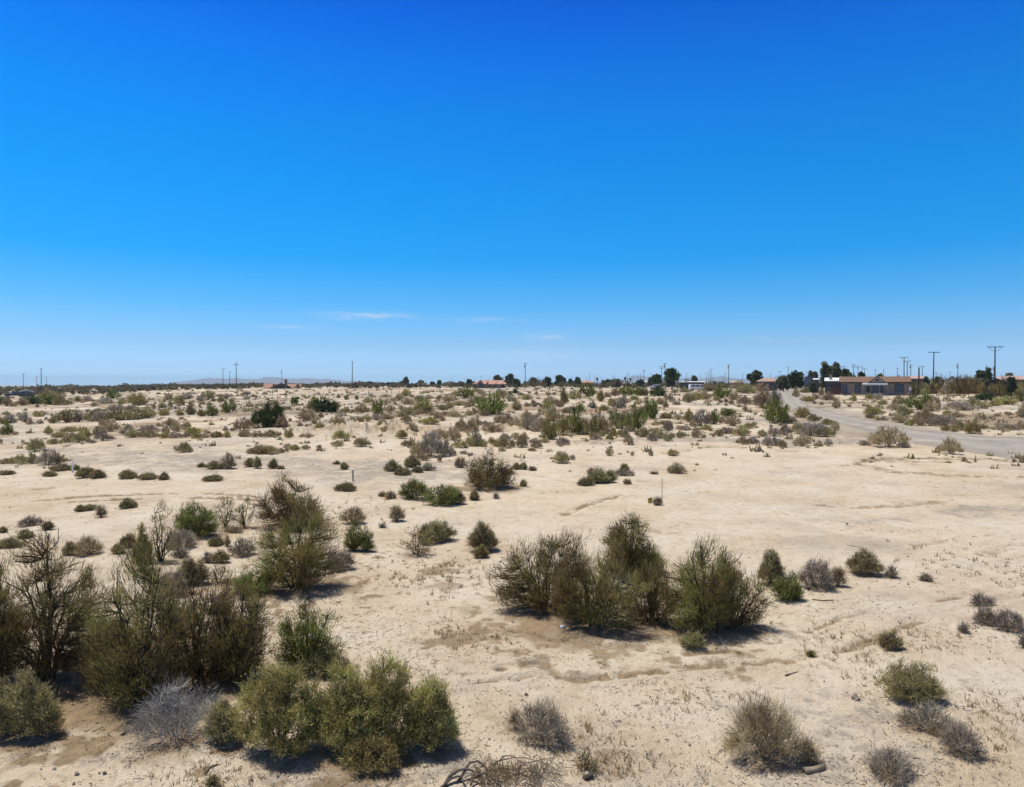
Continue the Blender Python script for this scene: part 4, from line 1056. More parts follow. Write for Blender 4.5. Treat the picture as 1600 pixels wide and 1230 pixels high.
def small_house(name, label, u0, u1, v_ridge, v_eave, v_base, dist, wall, roof, style='gable', depth=8.0, cat='house', wins=2):
    uc = (u0 + u1) / 2
    hy = math.hypot(1, (uc - 800) / FPX); s = FPX * hy / dist
    h = root_at(name, uc, dist, .3)
    tag(h, label, cat)
    zb = h.location.z
    Z = lambda v: CAM_H - zb + (602 - v) / s
    hw = (u1 - u0) / 2 / (s * hy)
    ze, zr = Z(v_eave), Z(v_ridge)
    if zr - ze < .1: zr = ze + .1
    ov = min(.5, hw * .1)
    w = MB(); r = MB()
    if style == 'gable':
        house_gable_walls(w, -hw + ov, hw - ov, 0, depth, ze - .2, zr - .35); gable_roof(r, -hw, hw, -.5, depth + .5, ze, zr)
    elif style == 'front':
        w.hull([(-hw + ov, 0, -1), (hw - ov, 0, -1), (hw - ov, 0, ze - .15), (0, 0, zr - .25), (-hw + ov, 0, ze - .15)],
               [(-hw + ov, depth, -1), (hw - ov, depth, -1), (hw - ov, depth, ze - .15), (0, depth, zr - .25), (-hw + ov, depth, ze - .15)])
        gable_front(r, 0, hw, -.5, depth + .5, ze - .1, zr)
    elif style == 'hip':
        w.box(-hw + ov, hw - ov, 0, depth, -1, ze - .19); hip_roof(r, -hw, hw, -.6, depth + .6, ze, zr, -hw * .35, hw * .5)
    else:
        w.box(-hw + ov, hw - ov, 0, depth, -1, ze - .001)
        r.hull([(-hw, -.6, ze), (hw, -.6, ze), (hw, depth + .5, ze + .05), (-hw, depth + .5, ze + .05)], [(-hw, -.6, ze + .18), (hw, -.6, ze + .18), (hw, depth + .5, zr), (-hw, depth + .5, zr)])
    w.build('wall', wall, h); r.build('roof', roof, h)
    for q in range(wins):
        xc = (-hw + ov) + (2 * hw - 2 * ov) * (q + .5) / wins
        zt = max(1.1, min(2.1, ze - .5))
        window(h, xc - .55, xc + .55, zt - 1.0, zt, -.06, 1)
    return h
small_house('grey_cabin', 'small grey cabin with pale roof edge at the far left', 30, 53, 608.8, 611.5, 619.5, 290, M_GREYWALL, M_PALE_METAL, 'front')
LAND.append(('the small grey cabin', 42, 614))
small_house('hip_roof_house', 'dark-walled house with brown hip roof beside the big round tree', 1181, 1217, 590.2, 596, 602, 235, M_DARKWALL, roofmat('dusty_brown_shingle', (.36, .245, .195)), 'hip')
LAND.append(('the brown hip-roofed house', 1198, 597))
mh = small_house('mobile_home', 'long low mobile home with flat white roof and dark green walls', 1061, 1102, 595.8, 597.6, 605, 255, M_GREENWALL, M_WHITE, 'flat', wins=3)
sl_ = FPX / 255 * math.hypot(1, 281 / FPX) ** 2
MB().box((1069 - 1081.5) / sl_, (1074 - 1081.5) / sl_, 2, 3.4, 3.0, 4.1).build('roof_cooler', M_METAL, mh)
LAND.append(('the white-roofed mobile home', 1081, 600))
wr = small_house('white_roof_house', 'dark house with bright white gable roof behind the board fence', 1288, 1316, 590, 595, 602, 188, wallmat('dark_slate_siding', (.07, .075, .075)), M_WHITE, 'gable')
MB().box(-.9, -.3, 1.0, 1.6, 3.0, 5.0).build('chimney', M_TAN, wr)
small_house('white_roof_shed', 'small shed with pale roof under the dark trees left of the white-roofed house', 1270, 1280, 591, 593, 600, 200, wallmat('shed_boards', (.10, .09, .08)), M_PALE_METAL, 'gable', 4, 'shed', 0)
small_house('blue_grey_building', 'plain blue-grey flat-roofed building beside a green tree', 1256, 1269, 589, 589.6, 601, 215, M_BLUEWALL, M_BLUEWALL, 'flat', 8, 'building', 1)
small_house('pink_cottage', 'tiny far cottage with pink roof among dark trees', 909, 926, 595, 598, 602, 420, M_PINKWALL, M_PINKROOF, 'gable', 8)
small_house('dark_roof_house', 'low house with dark grey roof half hidden by green trees', 973, 987, 597, 600, 604, 380, wallmat('black_brown_siding', (.035, .033, .032)), roofmat('grey_shingle', (.17, .17, .175)), 'gable', 8)
small_house('pale_shed', 'small pale far building left of the white parked car', 1006, 1016, 595.6, 597.5, 600.5, 430, M_TAN, M_PALE_METAL, 'gable', 6, 'building', 1)
small_house('tan_bungalow', 'far tan bungalow just right of the pole with a transformer', 829, 840, 595.5, 596.8, 600, 520, M_TAN, M_TAN, 'flat', 8, wins=1)
small_house('white_strip_building', 'far thin white-roofed carport right of the pink-roofed house', 795, 815, 600, 600.8, 603.5, 400, M_GREYWALL, M_WHITE, 'flat', 8, 'carport', 0)
small_house('pale_roof_house', 'far house with pale grey roof left of the pink-roofed house', 652, 667, 600, 602, 604.5, 470, M_GREYWALL, M_PALE_METAL, 'gable', 8)
small_house('pale_barn', 'far barn with slanted pale roof among dark bushes', 664, 674, 599.5, 602, 604.5, 500, M_TAN, plain('dusty_sheet_roof', (.45, .43, .38), .7), 'gable', 8, 'barn', 0)
small_house('white_block_building', 'far low white building between palm trees', 514, 529, 603.4, 603.8, 606, 520, M_WHITE, M_WHITE, 'flat', 8, 'building', 1)
small_house('orange_tan_house', 'far house with orange-tan roof right of the tallest middle pole', 1141, 1157, 595.4, 597.6, 600.5, 420, M_PINKWALL, roofmat('orange_tan_tile', (.50, .36, .25)), 'gable', 8)
small_house('rear_pink_house', 'pinkish-roofed dark house behind the right end of the tan house', 1419, 1443, 587.3, 591.6, 601, 215, M_DARKWALL, roofmat('dusty_rose_tile', (.42, .29, .25)), 'gable', 8)
small_house('flat_roof_house', 'long flat-roofed dark house with pale fascia behind the scrub at right', 1491, 1538, 591.6, 593, 602, 205, M_DARKWALL, plain('pale_tan_fascia', (.42, .38, .30), .8), 'flat', 9, wins=3)
small_house('dark_gable_house', 'dark brown low-gabled building behind the nearest utility pole', 1538, 1575, 591, 596.5, 603, 178, wallmat('very_dark_siding', (.04, .033, .028)), roofmat('black_brown_shingle', (.06, .048, .04)), 'front', 9, 'building', 1)
small_house('rose_roof_house', 'wide house with rose-brown roof at the right edge', 1557, 1625, 587, 593, 604, 200, wallmat('maroon_brown_stucco', (.14, .09, .075)), roofmat('rose_brown_tile', (.40, .275, .23)), 'gable', 9, wins=3)
LAND.append(('the flat-roofed house', 1512, 597)); LAND.append(('the dark gabled building', 1552, 597))

# ------------------------------------------------------------------ vehicles
def car_mesh(par, prof, w, paint, glass_rows):
    """side profile (x, z) swept across the width; wheels and windows are parts"""
    b = MB()
    b.hull([(x, -w / 2, z) for x, z in prof], [(x, w / 2, z) for x, z in prof])
    bo = b.build('body', paint, par)
    bv = bo.modifiers.new('soft_edges', 'BEVEL'); bv.width = .07; bv.segments = 2
    for x0, x1, z0, z1, k in glass_rows:
        for s in (-1, 1):
            MB().hull([(x0, s * (w / 2 - .03), z0), (x1, s * (w / 2 - .03), z0), (x1 - k, s * (w / 2 - .03), z1), (x0 + k, s * (w / 2 - .03), z1)],
                      [(x0, s * (w / 2 + .012), z0), (x1, s * (w / 2 + .012), z0), (x1 - k, s * (w / 2 + .012), z1), (x0 + k, s * (w / 2 + .012), z1)]).build('window', M_GLASS, par)

def wheel(par, x, y, r=.34):
    w = MB().tube([(x, y - .12, r), (x, y + .12, r)], [r, r], 16).build('wheel', M_BLACK, par)
    MB().tube([(x, y - .135, r), (x, y + .135, r)], [r * .55, r * .55], 12).build('rim', M_METAL, w)

def car(name, label, cat, u, dist, prof, w, paint, rows, wheels, rz, lights=None):
    g = at_dist(u, dist)
    o = empty(name, g, rz - math.atan2(g[0], g[1]))
    tag(o, label, cat)
    car_mesh(o, prof, w, paint, rows)
    for x in wheels:
        for s in (-1, 1): wheel(o, x, s * (w / 2 - .1))
    xf = max(p[0] for p in prof); xb = min(p[0] for p in prof)
    for s in (-1, 1):
        MB().box(xf - .04, xf + .03, s * (w / 2 - .3) - .16, s * (w / 2 - .3) + .16, .72, .88).build('headlight', M_GLASS, o)
        MB().box(xb - .03, xb + .04, s * (w / 2 - .25) - .1, s * (w / 2 - .25) + .1, .72, .92).build('tail_light', plain('red_lens', (.3, .02, .02), .3) if 'red_lens' not in bpy.data.materials else bpy.data.materials['red_lens'], o)
M_CARWHITE = glassmat('white_car_paint', (.78, .78, .78), .25)
SUV = [(-2.3, .35), (2.3, .35), (2.3, .85), (2.2, .98), (1.15, 1.06), (.45, 1.68), (-2.05, 1.70), (-2.3, 1.05)]
car('parked_car', 'white car parked in front of the round dark tree', 'car', 1023, 300, SUV, 1.85, M_CARWHITE, [(-1.9, -.8, 1.08, 1.55, .08), (-.7, .85, 1.08, 1.55, .3)], (-1.45, 1.45), math.pi)
VAN = [(-2.6, .4), (2.7, .4), (2.75, .95), (2.1, 1.25), (1.5, 2.0), (-2.55, 2.05), (-2.65, 1.2)]
car('parked_van', 'white van parked before the long white-roofed mobile home', 'van', 1090, 232, VAN, 1.95, M_CARWHITE, [(-2.2, -.9, 1.25, 1.8, .06), (-.75, .3, 1.25, 1.8, .06), (.45, 1.75, 1.25, 1.8, .3)], (-1.7, 1.75), .25)
PICK = [(-2.7, .45), (2.6, .45), (2.65, 1.0), (1.3, 1.12), (.7, 1.78), (-.7, 1.80), (-.95, 1.12), (-2.7, 1.10)]
car('pickup_truck', 'dark pickup truck parked left of the small grey cabin', 'truck', 22.5, 288, PICK, 1.9, plain('dark_truck_paint', (.03, .035, .045), .3, .05), [(-.65, -.02, 1.15, 1.65, .06), (.05, 1.0, 1.15, 1.65, .25)], (-1.8, 1.75), .2)

# ------------------------------------------------------------------ utility poles
def pole_proto(style, H=10.5):
    """one pole with its parts; returns the Empty"""
    o = empty('utility_pole', (0, 0, 0))
    MB().tube([(0, 0, -.5), (0, 0, H * .5), (0, 0, H)], [.17, .145, .11], 8).build('shaft', M_POLE, o)
    def arm(z, L):
        a = MB().box(-L / 2, L / 2, -.20, -.11, z - .07, z + .07).build('crossarm', M_POLE, o)
        for x in (-L / 2 + .1, -L / 4, L / 4, L / 2 - .1):
            MB().tube([(x, -.155, z + .07), (x, -.155, z + .19), (x, -.155, z + .27)], [.03, .075, .05], 6).build('insulator', M_CERAMIC, a)
        return a
    def trans(z):
        t = MB().tube([(-.34, -.05, z), (-.34, -.05, z + .05), (-.34, -.05, z + .85), (-.34, -.05, z + .95)], [.16, .23, .23, .12], 10).build('transformer', M_METAL, o)
        MB().tube([(-.34, -.05, z + .95), (-.34, -.05, z + 1.15)], [.04, .03], 6).build('bushing', M_CERAMIC, t)
    if style == 'T': arm(H - .15, 2.6)
    if style == 'W':
        arm(H - .12, 3.0)
        for s in (-1, 1): MB().tube([(0, -.14, H - 1.0), (s * .75, -.16, H - .80), (s * 1.1, -.16, H - .22)], [.035, .035, .035], 5).build('brace', M_POLE, o)
    if style == 'C': arm(H - 1.0, 2.2); MB().tube([(0, 0, H), (0, 0, H + .3)], [.05, .04], 6).build('insulator', M_CERAMIC, o)
    if style == 'X': arm(H - .12, 1.4); trans(H - 1.7)
    if style == 'D': arm(H - .12, 2.2); arm(H - 1.0, 1.8)
    if style == 'N': MB().box(-.5, .5, -.2, -.11, H - .18, H - .05).build('crossarm', M_POLE, o)
    return o
PROTO = {}
POLES = """36.5 583.8 T;57.3 588 T;64.5 575 N;72.5 589 T;348.5 576 T;359 581 T;369.5 566 C;440.3 579 X;550.2 565 N;820.5 568 X;
704.7 591 N;709.5 593.5 T;719.5 592.5 N;725.5 591.3 T;741.5 591 N;752.5 588 T;678 594 N;666.5 594 T;690 593.5 N;613 592 N;621 593 T;868.3 586 T;916.5 589 N;921.2 584 T;929.3 587 T;939.5 589 N;
960 587.2 T;980.3 583 T;983 584 N;987.5 588 T;996.5 585 N;1001 584 T;1005.6 578 D;1017.2 584 T;1033.6 573 D;1039.3 568 X;1073 582.5 N;1094.5 586 T;1103.6 583 T;1107.5 580 N;1111 577 T;1113.5 587 T;
1129.5 587 N;1132.8 583 T;1138.3 570 X;1160.3 584 T;1203.5 584 N;1218.5 580 T;1231.5 573 N;1260.5 581 T;1318.5 572.5 T;1333.2 570 D;1340.3 571 C;1346.5 572 N;1350.7 576 T;1367.3 578 T;1380.5 577 N;1402 575 T;
1412.5 558 T;1417.3 564 W;1422.8 570 X;1441.2 572.5 T;1458 550 T;1462.5 582 D;1471.3 584 N;1484.3 581.5 T;1496.5 569 X;1541.5 571.5 X;1552.5 573 X;1554.5 541.5 W;893 588 N;852.5 588 T;777 588 N;806.5 588 T;764 590 T"""
POLE_OBJS = []
for ent in POLES.replace('\n', '').split(';'):
    u, vt, st = ent.split(); u, vt = float(u), float(vt)
    H = 10.5
    lo, hi = 60.0, 2500.0
    for _ in range(60):
        md = math.sqrt(lo * hi)
        g = at_dist(u, md)
        vv = project((g[0], g[1], g[2] + H))[1]
        if vv < vt: lo = md
        else: hi = md
    g = at_dist(u, md)
    if st not in PROTO: PROTO[st] = o = pole_proto(st, H)
    else: o = copy_tree(PROTO[st])
    o.location = g
    lean = ((u * 7.31) % 1 - .5) * .025
    o.rotation_euler = (0, lean, -math.atan2(g[0], g[1]) + ((u * 3.7) % 1 - .5) * 1.1 * (md > 140))
    POLE_OBJS.append((o, u, vt, st, md))
# the thick old pole by the tan house, skirted with dead fronds
g = ground_at(1435.5, 617.3)
pp = empty('old_post', g, -math.atan2(g[0], g[1]))
tag(pp, 'thick bare post with a brown ragged skirt just right of the tan house', 'post')
MB().tube([(0, 0, -.4), (0, 0, 3), (.02, 0, 6.1)], [.17, .16, .14], 8).build('shaft', M_POLE, pp)
sk = grow('p', 1.0, 1.0, 2.4, 9, np.random.default_rng(5), 1.6)
link('skirt', np_mesh('skirt', sk['V'] + np.array([0, 0, .25]), sk['F'], {'tint': sk['tint']}), pp, leafy('brown_dead_frond', [(.05, .03, .02), (.10, .06, .035), (.14, .085, .05)], .1))

# ------------------------------------------------------------------ trees of the village
def crown(W, H, ppm, rng, kind, clumps, n_per, flat=.8, leaf=.16):
    """leaf faces in uneven clumps through an irregular crown"""
    C, Rr = [], []
    for i in range(clumps):
        th = rng.uniform(0, 6.28); ph = rng.uniform(-1.1, 1.35)
        r = rng.uniform(.1, .92) ** .65
        C.append((math.cos(th) * math.cos(ph) * r * W * .46, math.sin(th) * math.cos(ph) * r * W * .46, math.sin(ph) * r * H * .5))
        Rr.append(rng.uniform(.11, .22) * (W + H) * .5)
    C = np.array(C); Rr = np.array(Rr)
    i = rng.integers(0, clumps, clumps * n_per)
    d = unit(rng.normal(0, 1, (len(i), 3))) * (rng.uniform(0, 1, (len(i), 1)) ** .45)
    P = C[i] + d * Rr[i][:, None] * np.array([1, 1, flat])
    a = unit(rng.normal(0, 1, P.shape)); b = unit(np.cross(a, rng.normal(0, 1, P.shape)))
    s = np.maximum(leaf, .8 / ppm) * rng.uniform(.6, 1.4, len(P))[:, None]
    V = np.stack([P - a * s, P + a * s, P + b * s * 1.6], 1).reshape(-1, 3)
    t = np.clip(.5 + rng.normal(0, .2, clumps)[i] + rng.normal(0, .15, len(P)), 0, 1)
    return V, np.arange(len(V)).reshape(-1, 3), np.repeat(t, 3), C

def tree(label, u, v_base, w, h, dist, leafk, seed, trunk=.25, name='tree', clumps=44, n_per=85, cat='tree', group=None):
    rng = np.random.default_rng(seed)
    g = at_dist(u, dist)
    hy = math.hypot(1, (u - 800) / FPX); s = FPX * hy / dist
    W, H = w / (s * hy), h / s
    zb = CAM_H + (602 - v_base) / s
    top = zb + H
    zg = g[2]
    Ht = max(top - zg, H * .6)
    o = empty(name, g, rng.uniform(0, 6))
    tag(o, label, cat, group)
    ch = Ht * (1 - trunk)
    V, F, t, C = crown(W, ch, s * .64, rng, leafk, clumps, n_per, .85, .05 * math.sqrt(W))
    V = V + np.array([0, 0, Ht * trunk + ch * .5]); V[:, 2] = np.maximum(V[:, 2], .05)
    link('crown', np_mesh('crown', V, F, {'tint': t}), o, LEAF[leafk])
    tr = MB()
    tr.tube([(0, 0, -.4), (.05 * W * .3, 0, Ht * trunk), (.02, .03, Ht * trunk + ch * .45)], [.05 * W ** .9 + .06, .035 * W ** .9 + .05, .03], 8)
    for q in range(6):
        c = C[q] + np.array([0, 0, Ht * trunk + ch * .5])
        tr.tube([(0, 0, Ht * trunk * .8), (c[0] * .5, c[1] * .5, Ht * trunk + (c[2] - Ht * trunk) * .6), tuple(c)], [.03 * W ** .9 + .03, .02 * W ** .9 + .02, .02], 5)
    tr.build('trunk', M_STEM, o, True)
    return o

TREES = [
 ('big round dark tree left of the white-roofed mobile home', 1050, 604, 28, 28, 262, 'd', .18),
 ('big round dark green tree with flat top beside the brown hip-roofed house', 1181, 600, 26, 22, 248, 'd', .12),
 ('bright-edged green tree right of the brown hip-roofed house', 1224, 605, 28, 16, 222, 'f', .10),
 ('full green tree left of the blue-grey building', 1243, 603, 28, 23, 218, 'd', .15),
 ('tall dark grey-green tree, the left half of a pair behind the tan house', 1290, 592, 24, 26, 205, 'f', .15),
 ('tall dark grey-green tree, the right half of a pair behind the tan house', 1306, 592, 16, 24, 203, 'f', .15),
 ('dark slim tree left of the tall pair behind the tan house', 1266.5, 592, 7, 12, 235, 'f', .15),
 ('dark small tree between the slim tree and the tall pair', 1274, 592, 7, 11, 232, 'f', .15),
 ('rounded dark tree over the left roof of the tan house', 1323, 592, 20, 15, 215, 'd', .12),
 ('dark upright tree behind the middle of the tan house roof', 1346, 590, 9, 10, 230, 'd', .12),
 ('light green treetop showing above the gable of the tan house', 1374, 590, 14, 5, 210, 'g', .3),
 ('round dark tree over the long flat-roofed house', 1532, 594, 17, 18, 220, 'd', .15),
 ('dark columnar tree right of the round tree over the flat roof', 1543.5, 594, 9, 18, 225, 'd', .10),
 ('low spreading treetop above the rose-brown roof', 1578, 590, 16, 7, 230, 'f', .3),
 ('dark tree in front of the rose-brown roof at right', 1580, 604, 13, 17, 172, 'd', .15),
 ('dark round tree right of the dark rear house near the tan house', 1446, 602, 9, 13, 225, 'd', .15),
 ('small dark tree left of the tall arm pole with the long crossarm', 1464, 598, 6, 9, 260, 'd', .15),
 ('small round tree right of the tall pole with the long crossarm', 1487.5, 598, 6, 10, 270, 'f', .25),
 ('loose tree rising over the pink roof', 777, 598, 15, 10, 350, 'f', .3),
 ('tall loose tree just right of the pink roof', 796, 602, 13, 17, 345, 'f', .2),
 ('low dense tree at the right end of the pink-roofed house', 807, 606, 13, 13, 330, 'd', .1),
 ('dense tree just left of the pink-roofed house', 733, 603, 10, 9, 345, 'd', .12),
 ('small bushy tree left of the dense tree by the pink roof', 720, 603, 9, 6, 420, 'f', .12),
 ('spreading light tree by the far tan bungalow', 832, 600, 14, 9, 430, 'f', .2),
 ('round dark green tree right of the far tan bungalow', 855, 602, 13, 12, 380, 'd', .15),
 ('big dark green tree of the village, wide at its foot', 875, 605, 19, 18, 350, 'd', .1),
 ('slim dark tree right of the big wide-footed tree', 891, 602, 4, 9, 420, 'd', .1),
 ('dark leaning tree left of the tiny pink cottage', 903, 601, 12, 11, 400, 'd', .2),
 ('wide grey-green tree left of the low dark-roofed house', 949, 604, 20, 10, 345, 'f', .1),
 ('wide bright grey-green tree touching the dark-roofed house', 963, 605, 18, 11, 340, 'f', .1),
 ('low green tree right of the low dark-roofed house', 1000, 604, 16, 10, 345, 'd', .12),
 ('dark tree behind the white parked car', 1026, 602, 15, 17, 315, 'd', .2),
 ('small dark tree left of the tree behind the white car', 1017, 601, 8, 10, 330, 'f', .15),
 ('dome-shaped dark tree right of the armless tall pole', 577, 604.5, 11, 7, 480, 'f', .1),
 ('tall loose tree left of the far pale-roofed house', 634, 602, 8, 12, 450, 'f', .15),
 ('low tree touching the tall loose tree left of the pale roofs', 628, 603, 8, 6, 455, 'd', .1),
 ('low wide tree among thin poles left of centre', 615, 603.5, 10, 5, 500, 'f', .1),
 ('small dark cone tree standing alone right of the dome tree', 597.5, 603.5, 3.5, 4.5, 520, 'd', .1),
 ('small slim tree right of the small dark cone tree', 607, 603.5, 3, 5, 520, 'd', .1),
 ('low tree behind the far pale-roofed house', 657, 601, 11, 6, 520, 'f', .1),
 ('small tree between the pale barn and the cypress', 676, 602, 6, 5, 470, 'd', .1),
 ('narrow dark cypress left of the pink-roofed house', 686, 602, 5, 8, 480, 'd', .05),
 ('small palm-like tree over the roof of the mobile home', 1085, 596, 7, 9, 300, 'f', .2),
 ('dark tree peeping over the scrub left of the tan house', 1270, 606, 12, 10, 190, 'f', .1),
]
for i, (lab, u, vb, w, h, d, k, tr) in enumerate(TREES):
    tree(lab, u, vb, w, h, d, k, 100 + i, tr)
LAND += [('the big round dark tree', 1050, 595), ('the tall dark tree pair', 1297, 585), ('the dome-shaped far tree', 577, 602)]

def palm(label, u, v_top, dist, cr_px, seed):
    rng = np.random.default_rng(seed)
    g = at_dist(u, dist)
    s = FPX / dist * math.hypot(1, (u - 800) / FPX)
    o = empty('palm_tree', g)
    tag(o, label, 'palm tree')
    H = CAM_H + (602 - v_top) / s - g[2]
    MB().tube([(0, 0, -.3), (.1, 0, H * .5), (.05, .05, H - .6)], [.28, .2, .2], 8).build('trunk', M_STEM, o, True)
    n = 46; L = cr_px / s * .55
    V, F, T = [], [], []
    for q in range(n):
        a = rng.uniform(0, 6.28); e = rng.uniform(-1.0, 1.2)
        p0 = np.array([.05, .05, H - .6]); dirn = np.array([math.cos(a) * math.cos(e), math.sin(a) * math.cos(e), math.sin(e)])
        p1 = p0 + dirn * L * .55; p2 = p1 + (dirn + np.array([0, 0, -.7])) * L * .4
        sd = np.cross(dirn, [0, 0, 1.]); sd = sd / (np.linalg.norm(sd) + 1e-6) * .30
        b = len(V)
        V += [p0 - sd * .2, p0 + sd * .2, p1 + sd, p1 - sd, p2]
        F += [(b, b + 1, b + 2), (b, b + 2, b + 3), (b + 3, b + 2, b + 4)]
        T += [rng.uniform(0, 1)] * 5
    link('crown', np_mesh('crown', np.array(V), np.array(F), {'tint': np.array(T)}), o, LEAF['f'])
PALMS = [('tiny far palm at the left end of the white building', 511, 598.5, 470, 5), ('tiny far palm over the white building, left one', 516.5, 599.5, 480, 4), ('taller far palm over the right end of the white building', 524.5, 596, 460, 4.5),
         ('far palm at the right end of the white building', 530, 597, 455, 5), ('tiny far palm just right of the armless pole', 555.5, 596.5, 470, 4), ('tallest tiny palm right of the armless pole', 561, 594.5, 460, 4),
         ('far palm right of the tiny pink cottage', 932.8, 590, 420, 6), ('dark far palm among the crossarm poles', 977, 589, 400, 6), ('far palm right of the crossarm pole cluster', 985, 590.5, 410, 4), ('small shaggy palm over the mobile home', 1083.5, 586.5, 285, 6),
         ('palm-like dark tree among poles left of the big hip roof', 933.5, 593, 440, 5)]
for i, a in enumerate(PALMS[:-1]): palm(a[0], a[1], a[2], a[3], a[4], i)

# ------------------------------------------------------------------ far scrub that reads as one dark line along the horizon
def far_scrub():
    rng = np.random.default_rng(3)
    Vs, Ts = [], []
    n = 6800
    u = rng.uniform(-700, 2100, n)
    d = np.exp(rng.uniform(math.log(300), math.log(1500), n))
    for ui, di in zip(u, d):
        g = at_dist(ui, di)
        bump = 1 + 1.1 * math.exp(-((ui - 860) / 200) ** 2) + .8 * math.exp(-((ui - 1480) / 200) ** 2)
        w = rng.uniform(1.2, 4.0) * (di / 420) ** .55; h = rng.uniform(.8, 2.4) * (di / 520) ** .55 * bump * (.55 + 1.0 * (fbm(np.array(ui / 22.), np.array(0.), 5, 3) + .5))
        m = 26
        q = unit(rng.normal(0, 1, (m, 3))) * rng.uniform(.3, 1, (m, 1)) * np.array([w / 2, w / 2, h / 2]) + np.array([0, 0, h * .48])
        q[:, 2] = np.maximum(q[:, 2], 0)
        a = unit(rng.normal(0, 1, (m, 3))); b = unit(np.cross(a, rng.normal(0, 1, (m, 3))))
        s = .20 * w * rng.uniform(.5, 1.2, (m, 1))
        P = q + g
        Vs.append(np.stack([P - a * s, P + a * s, P + b * s * 1.3], 1).reshape(-1, 3))
        Ts.append(np.full(3 * m, np.clip(rng.normal(.45, .22), 0, 1)))
    V = np.concatenate(Vs)
    o = link('far_scrub', np_mesh('far_scrub', V, np.arange(len(V)).reshape(-1, 3), {'tint': np.concatenate(Ts)}), None, leafy('far_scrub_leaf', [(.09, .08, .045), (.15, .135, .07), (.20, .18, .10), (.29, .235, .15)], .25))
    tag(o, 'dark line of far scrub along the horizon', 'scrub', kind='stuff')
far_scrub()
# ------------------------------------------------------------------ small things on the ground
M_STAKE = plain('weathered_stake_wood', (.42, .38, .32), .9, .15, 4, stretch=(5, 5, .6))
M_ROD = plain('rusty_rod', (.10, .07, .05), .7, .2)
M_ROCK = plain('grey_brown_rock', (.24, .20, .16), .9, .3, 6, bump=.4)
M_ROCKPALE = plain('white_rock', (.62, .60, .56), .9, .12, 6, bump=.3)
M_LOG = plain('weathered_log', (.27, .215, .15), .9, .3, 5, stretch=(.6, 5, 5), bump=.4)
M_TWIG = plain('dark_twig', (.12, .09, .065), .9, .35, 8)

def px_m(u, v):
    g = ground_at(u, v); f = g[1] * math.cos(PITCH) + (CAM_H - g[2]) * math.sin(PITCH)
    return g, f / FPX

def stake(label, u, vb, vt, wpx, mat, lean=0.0, name='survey_stake', cat='stake'):
    g, m = px_m(u, vb)
    h = (vb - vt) * m * 1.03; w = max(wpx * m, .012)
    b = MB(); b.hull([(-w / 2, -w / 2, -.2), (w / 2, -w / 2, -.2), (w / 2, w / 2, -.2), (-w / 2, w / 2, -.2)],
                     [(-w / 2 + lean, -w / 2, h), (w / 2 + lean, -w / 2, h), (w / 2 + lean, w / 2, h), (-w / 2 + lean, w / 2, h)])
    o = b.build(name, mat); o.location = g
    return tag(o, label, cat)
stake('pale wooden stake standing in bare sand beyond the olive tamarisk', 552, 752, 735, 2.4, M_STAKE, -.03)
stake('short white stake beside the low bushes at far left', 113.3, 738, 723, 2.2, M_WHITE)
stake('thin dark rod standing beside a tiny round tumbleweed', 1034.5, 786, 748, .7, M_ROD, .0, 'thin_rod', 'rod')
stake('thin short rod beside a bare seedling on open sand', 764.5, 914, 897, .8, M_ROD, .0, 'thin_rod', 'rod')
for u, vb, vt, lab in ((553, 619, 609, 'leftmost'), (576, 619.5, 609, 'second from left'), (612, 619, 609.5, 'third from left'), (623.5, 619, 610, 'rightmost')):
    stake('thin far fence stake on pale ground, %s of the four' % lab, u, vb, vt, .5, M_ROD, 0, 'fence_stake', 'stake')
stake('dark signpost stub before the big village trees', 858.3, 610.5, 603.5, 1.0, M_TRIM, 0, 'short_post', 'post')
stake('thin grey post beside the grey cabin', 53.2, 616, 603.8, .8, M_POLE, 0, 'short_post', 'post')

# yellow scrap beside the tumbleweed
g, m = px_m(1016, 786)
b = MB(); b.hull([(-.09, -.05, 0), (.09, -.05, 0), (.08, .06, 0), (-.08, .06, 0)], [(-.10, -.02, .17), (.07, -.03, .20), (.07, .05, .19), (-.09, .05, .16)])
y = b.build('scrap_bucket', plain('yellow_plastic', (.48, .34, .05), .5, .15, 6)); y.location = g; y.scale = (1.1, 1.0, 1.25)
tag(y, 'small yellow scrap lying left of the tiny round tumbleweed', 'scrap')

def rock(label, u, v, w, h, mat, seed, name='rock'):
    g, m = px_m(u, v)
    rng = np.random.default_rng(seed)
    n, k = 14, 9
    th = np.linspace(0, 2 * np.pi, n, endpoint=False); ph = np.linspace(.02, np.pi - .02, k)
    T, P = np.meshgrid(th, ph, indexing='ij')
    D = np.stack([np.cos(T) * np.sin(P), np.sin(T) * np.sin(P), np.cos(P)], -1)
    r = 1 + .55 * fbm(D[..., 0] * 1.7 + seed, D[..., 1] * 1.7 + D[..., 2] * 2.3, seed, 3)
    V = (D * r[..., None] * np.array([w * m / 2, w * m * .42, h * m * .55])).reshape(-1, 3)
    idx = np.arange(n * k).reshape(n, k)
    F = np.stack([idx[:, :-1], np.roll(idx, -1, 0)[:, :-1], np.roll(idx, -1, 0)[:, 1:], idx[:, 1:]], -1).reshape(-1, 4)[:, ::-1]
    o = link(name, np_mesh(name, V, F), None, mat)
    o.location = (g[0], g[1], g[2] + h * m * .25)
    return tag(o, label, 'rock')
rock('dark fist-sized rock alone on sand below the olive dome bush', 1337, 1094, 12, 10, M_ROCK, 3)
rock('white rock under the left foot of the big tamarisk thicket', 879, 983, 9, 8, M_ROCKPALE, 5)
rock('white stone in the bottom left foreground sand', 85, 1202, 6, 6, M_ROCKPALE, 8)
rock('dark stone in the bottom left foreground sand', 120, 1210, 7, 5, M_ROCK, 9)
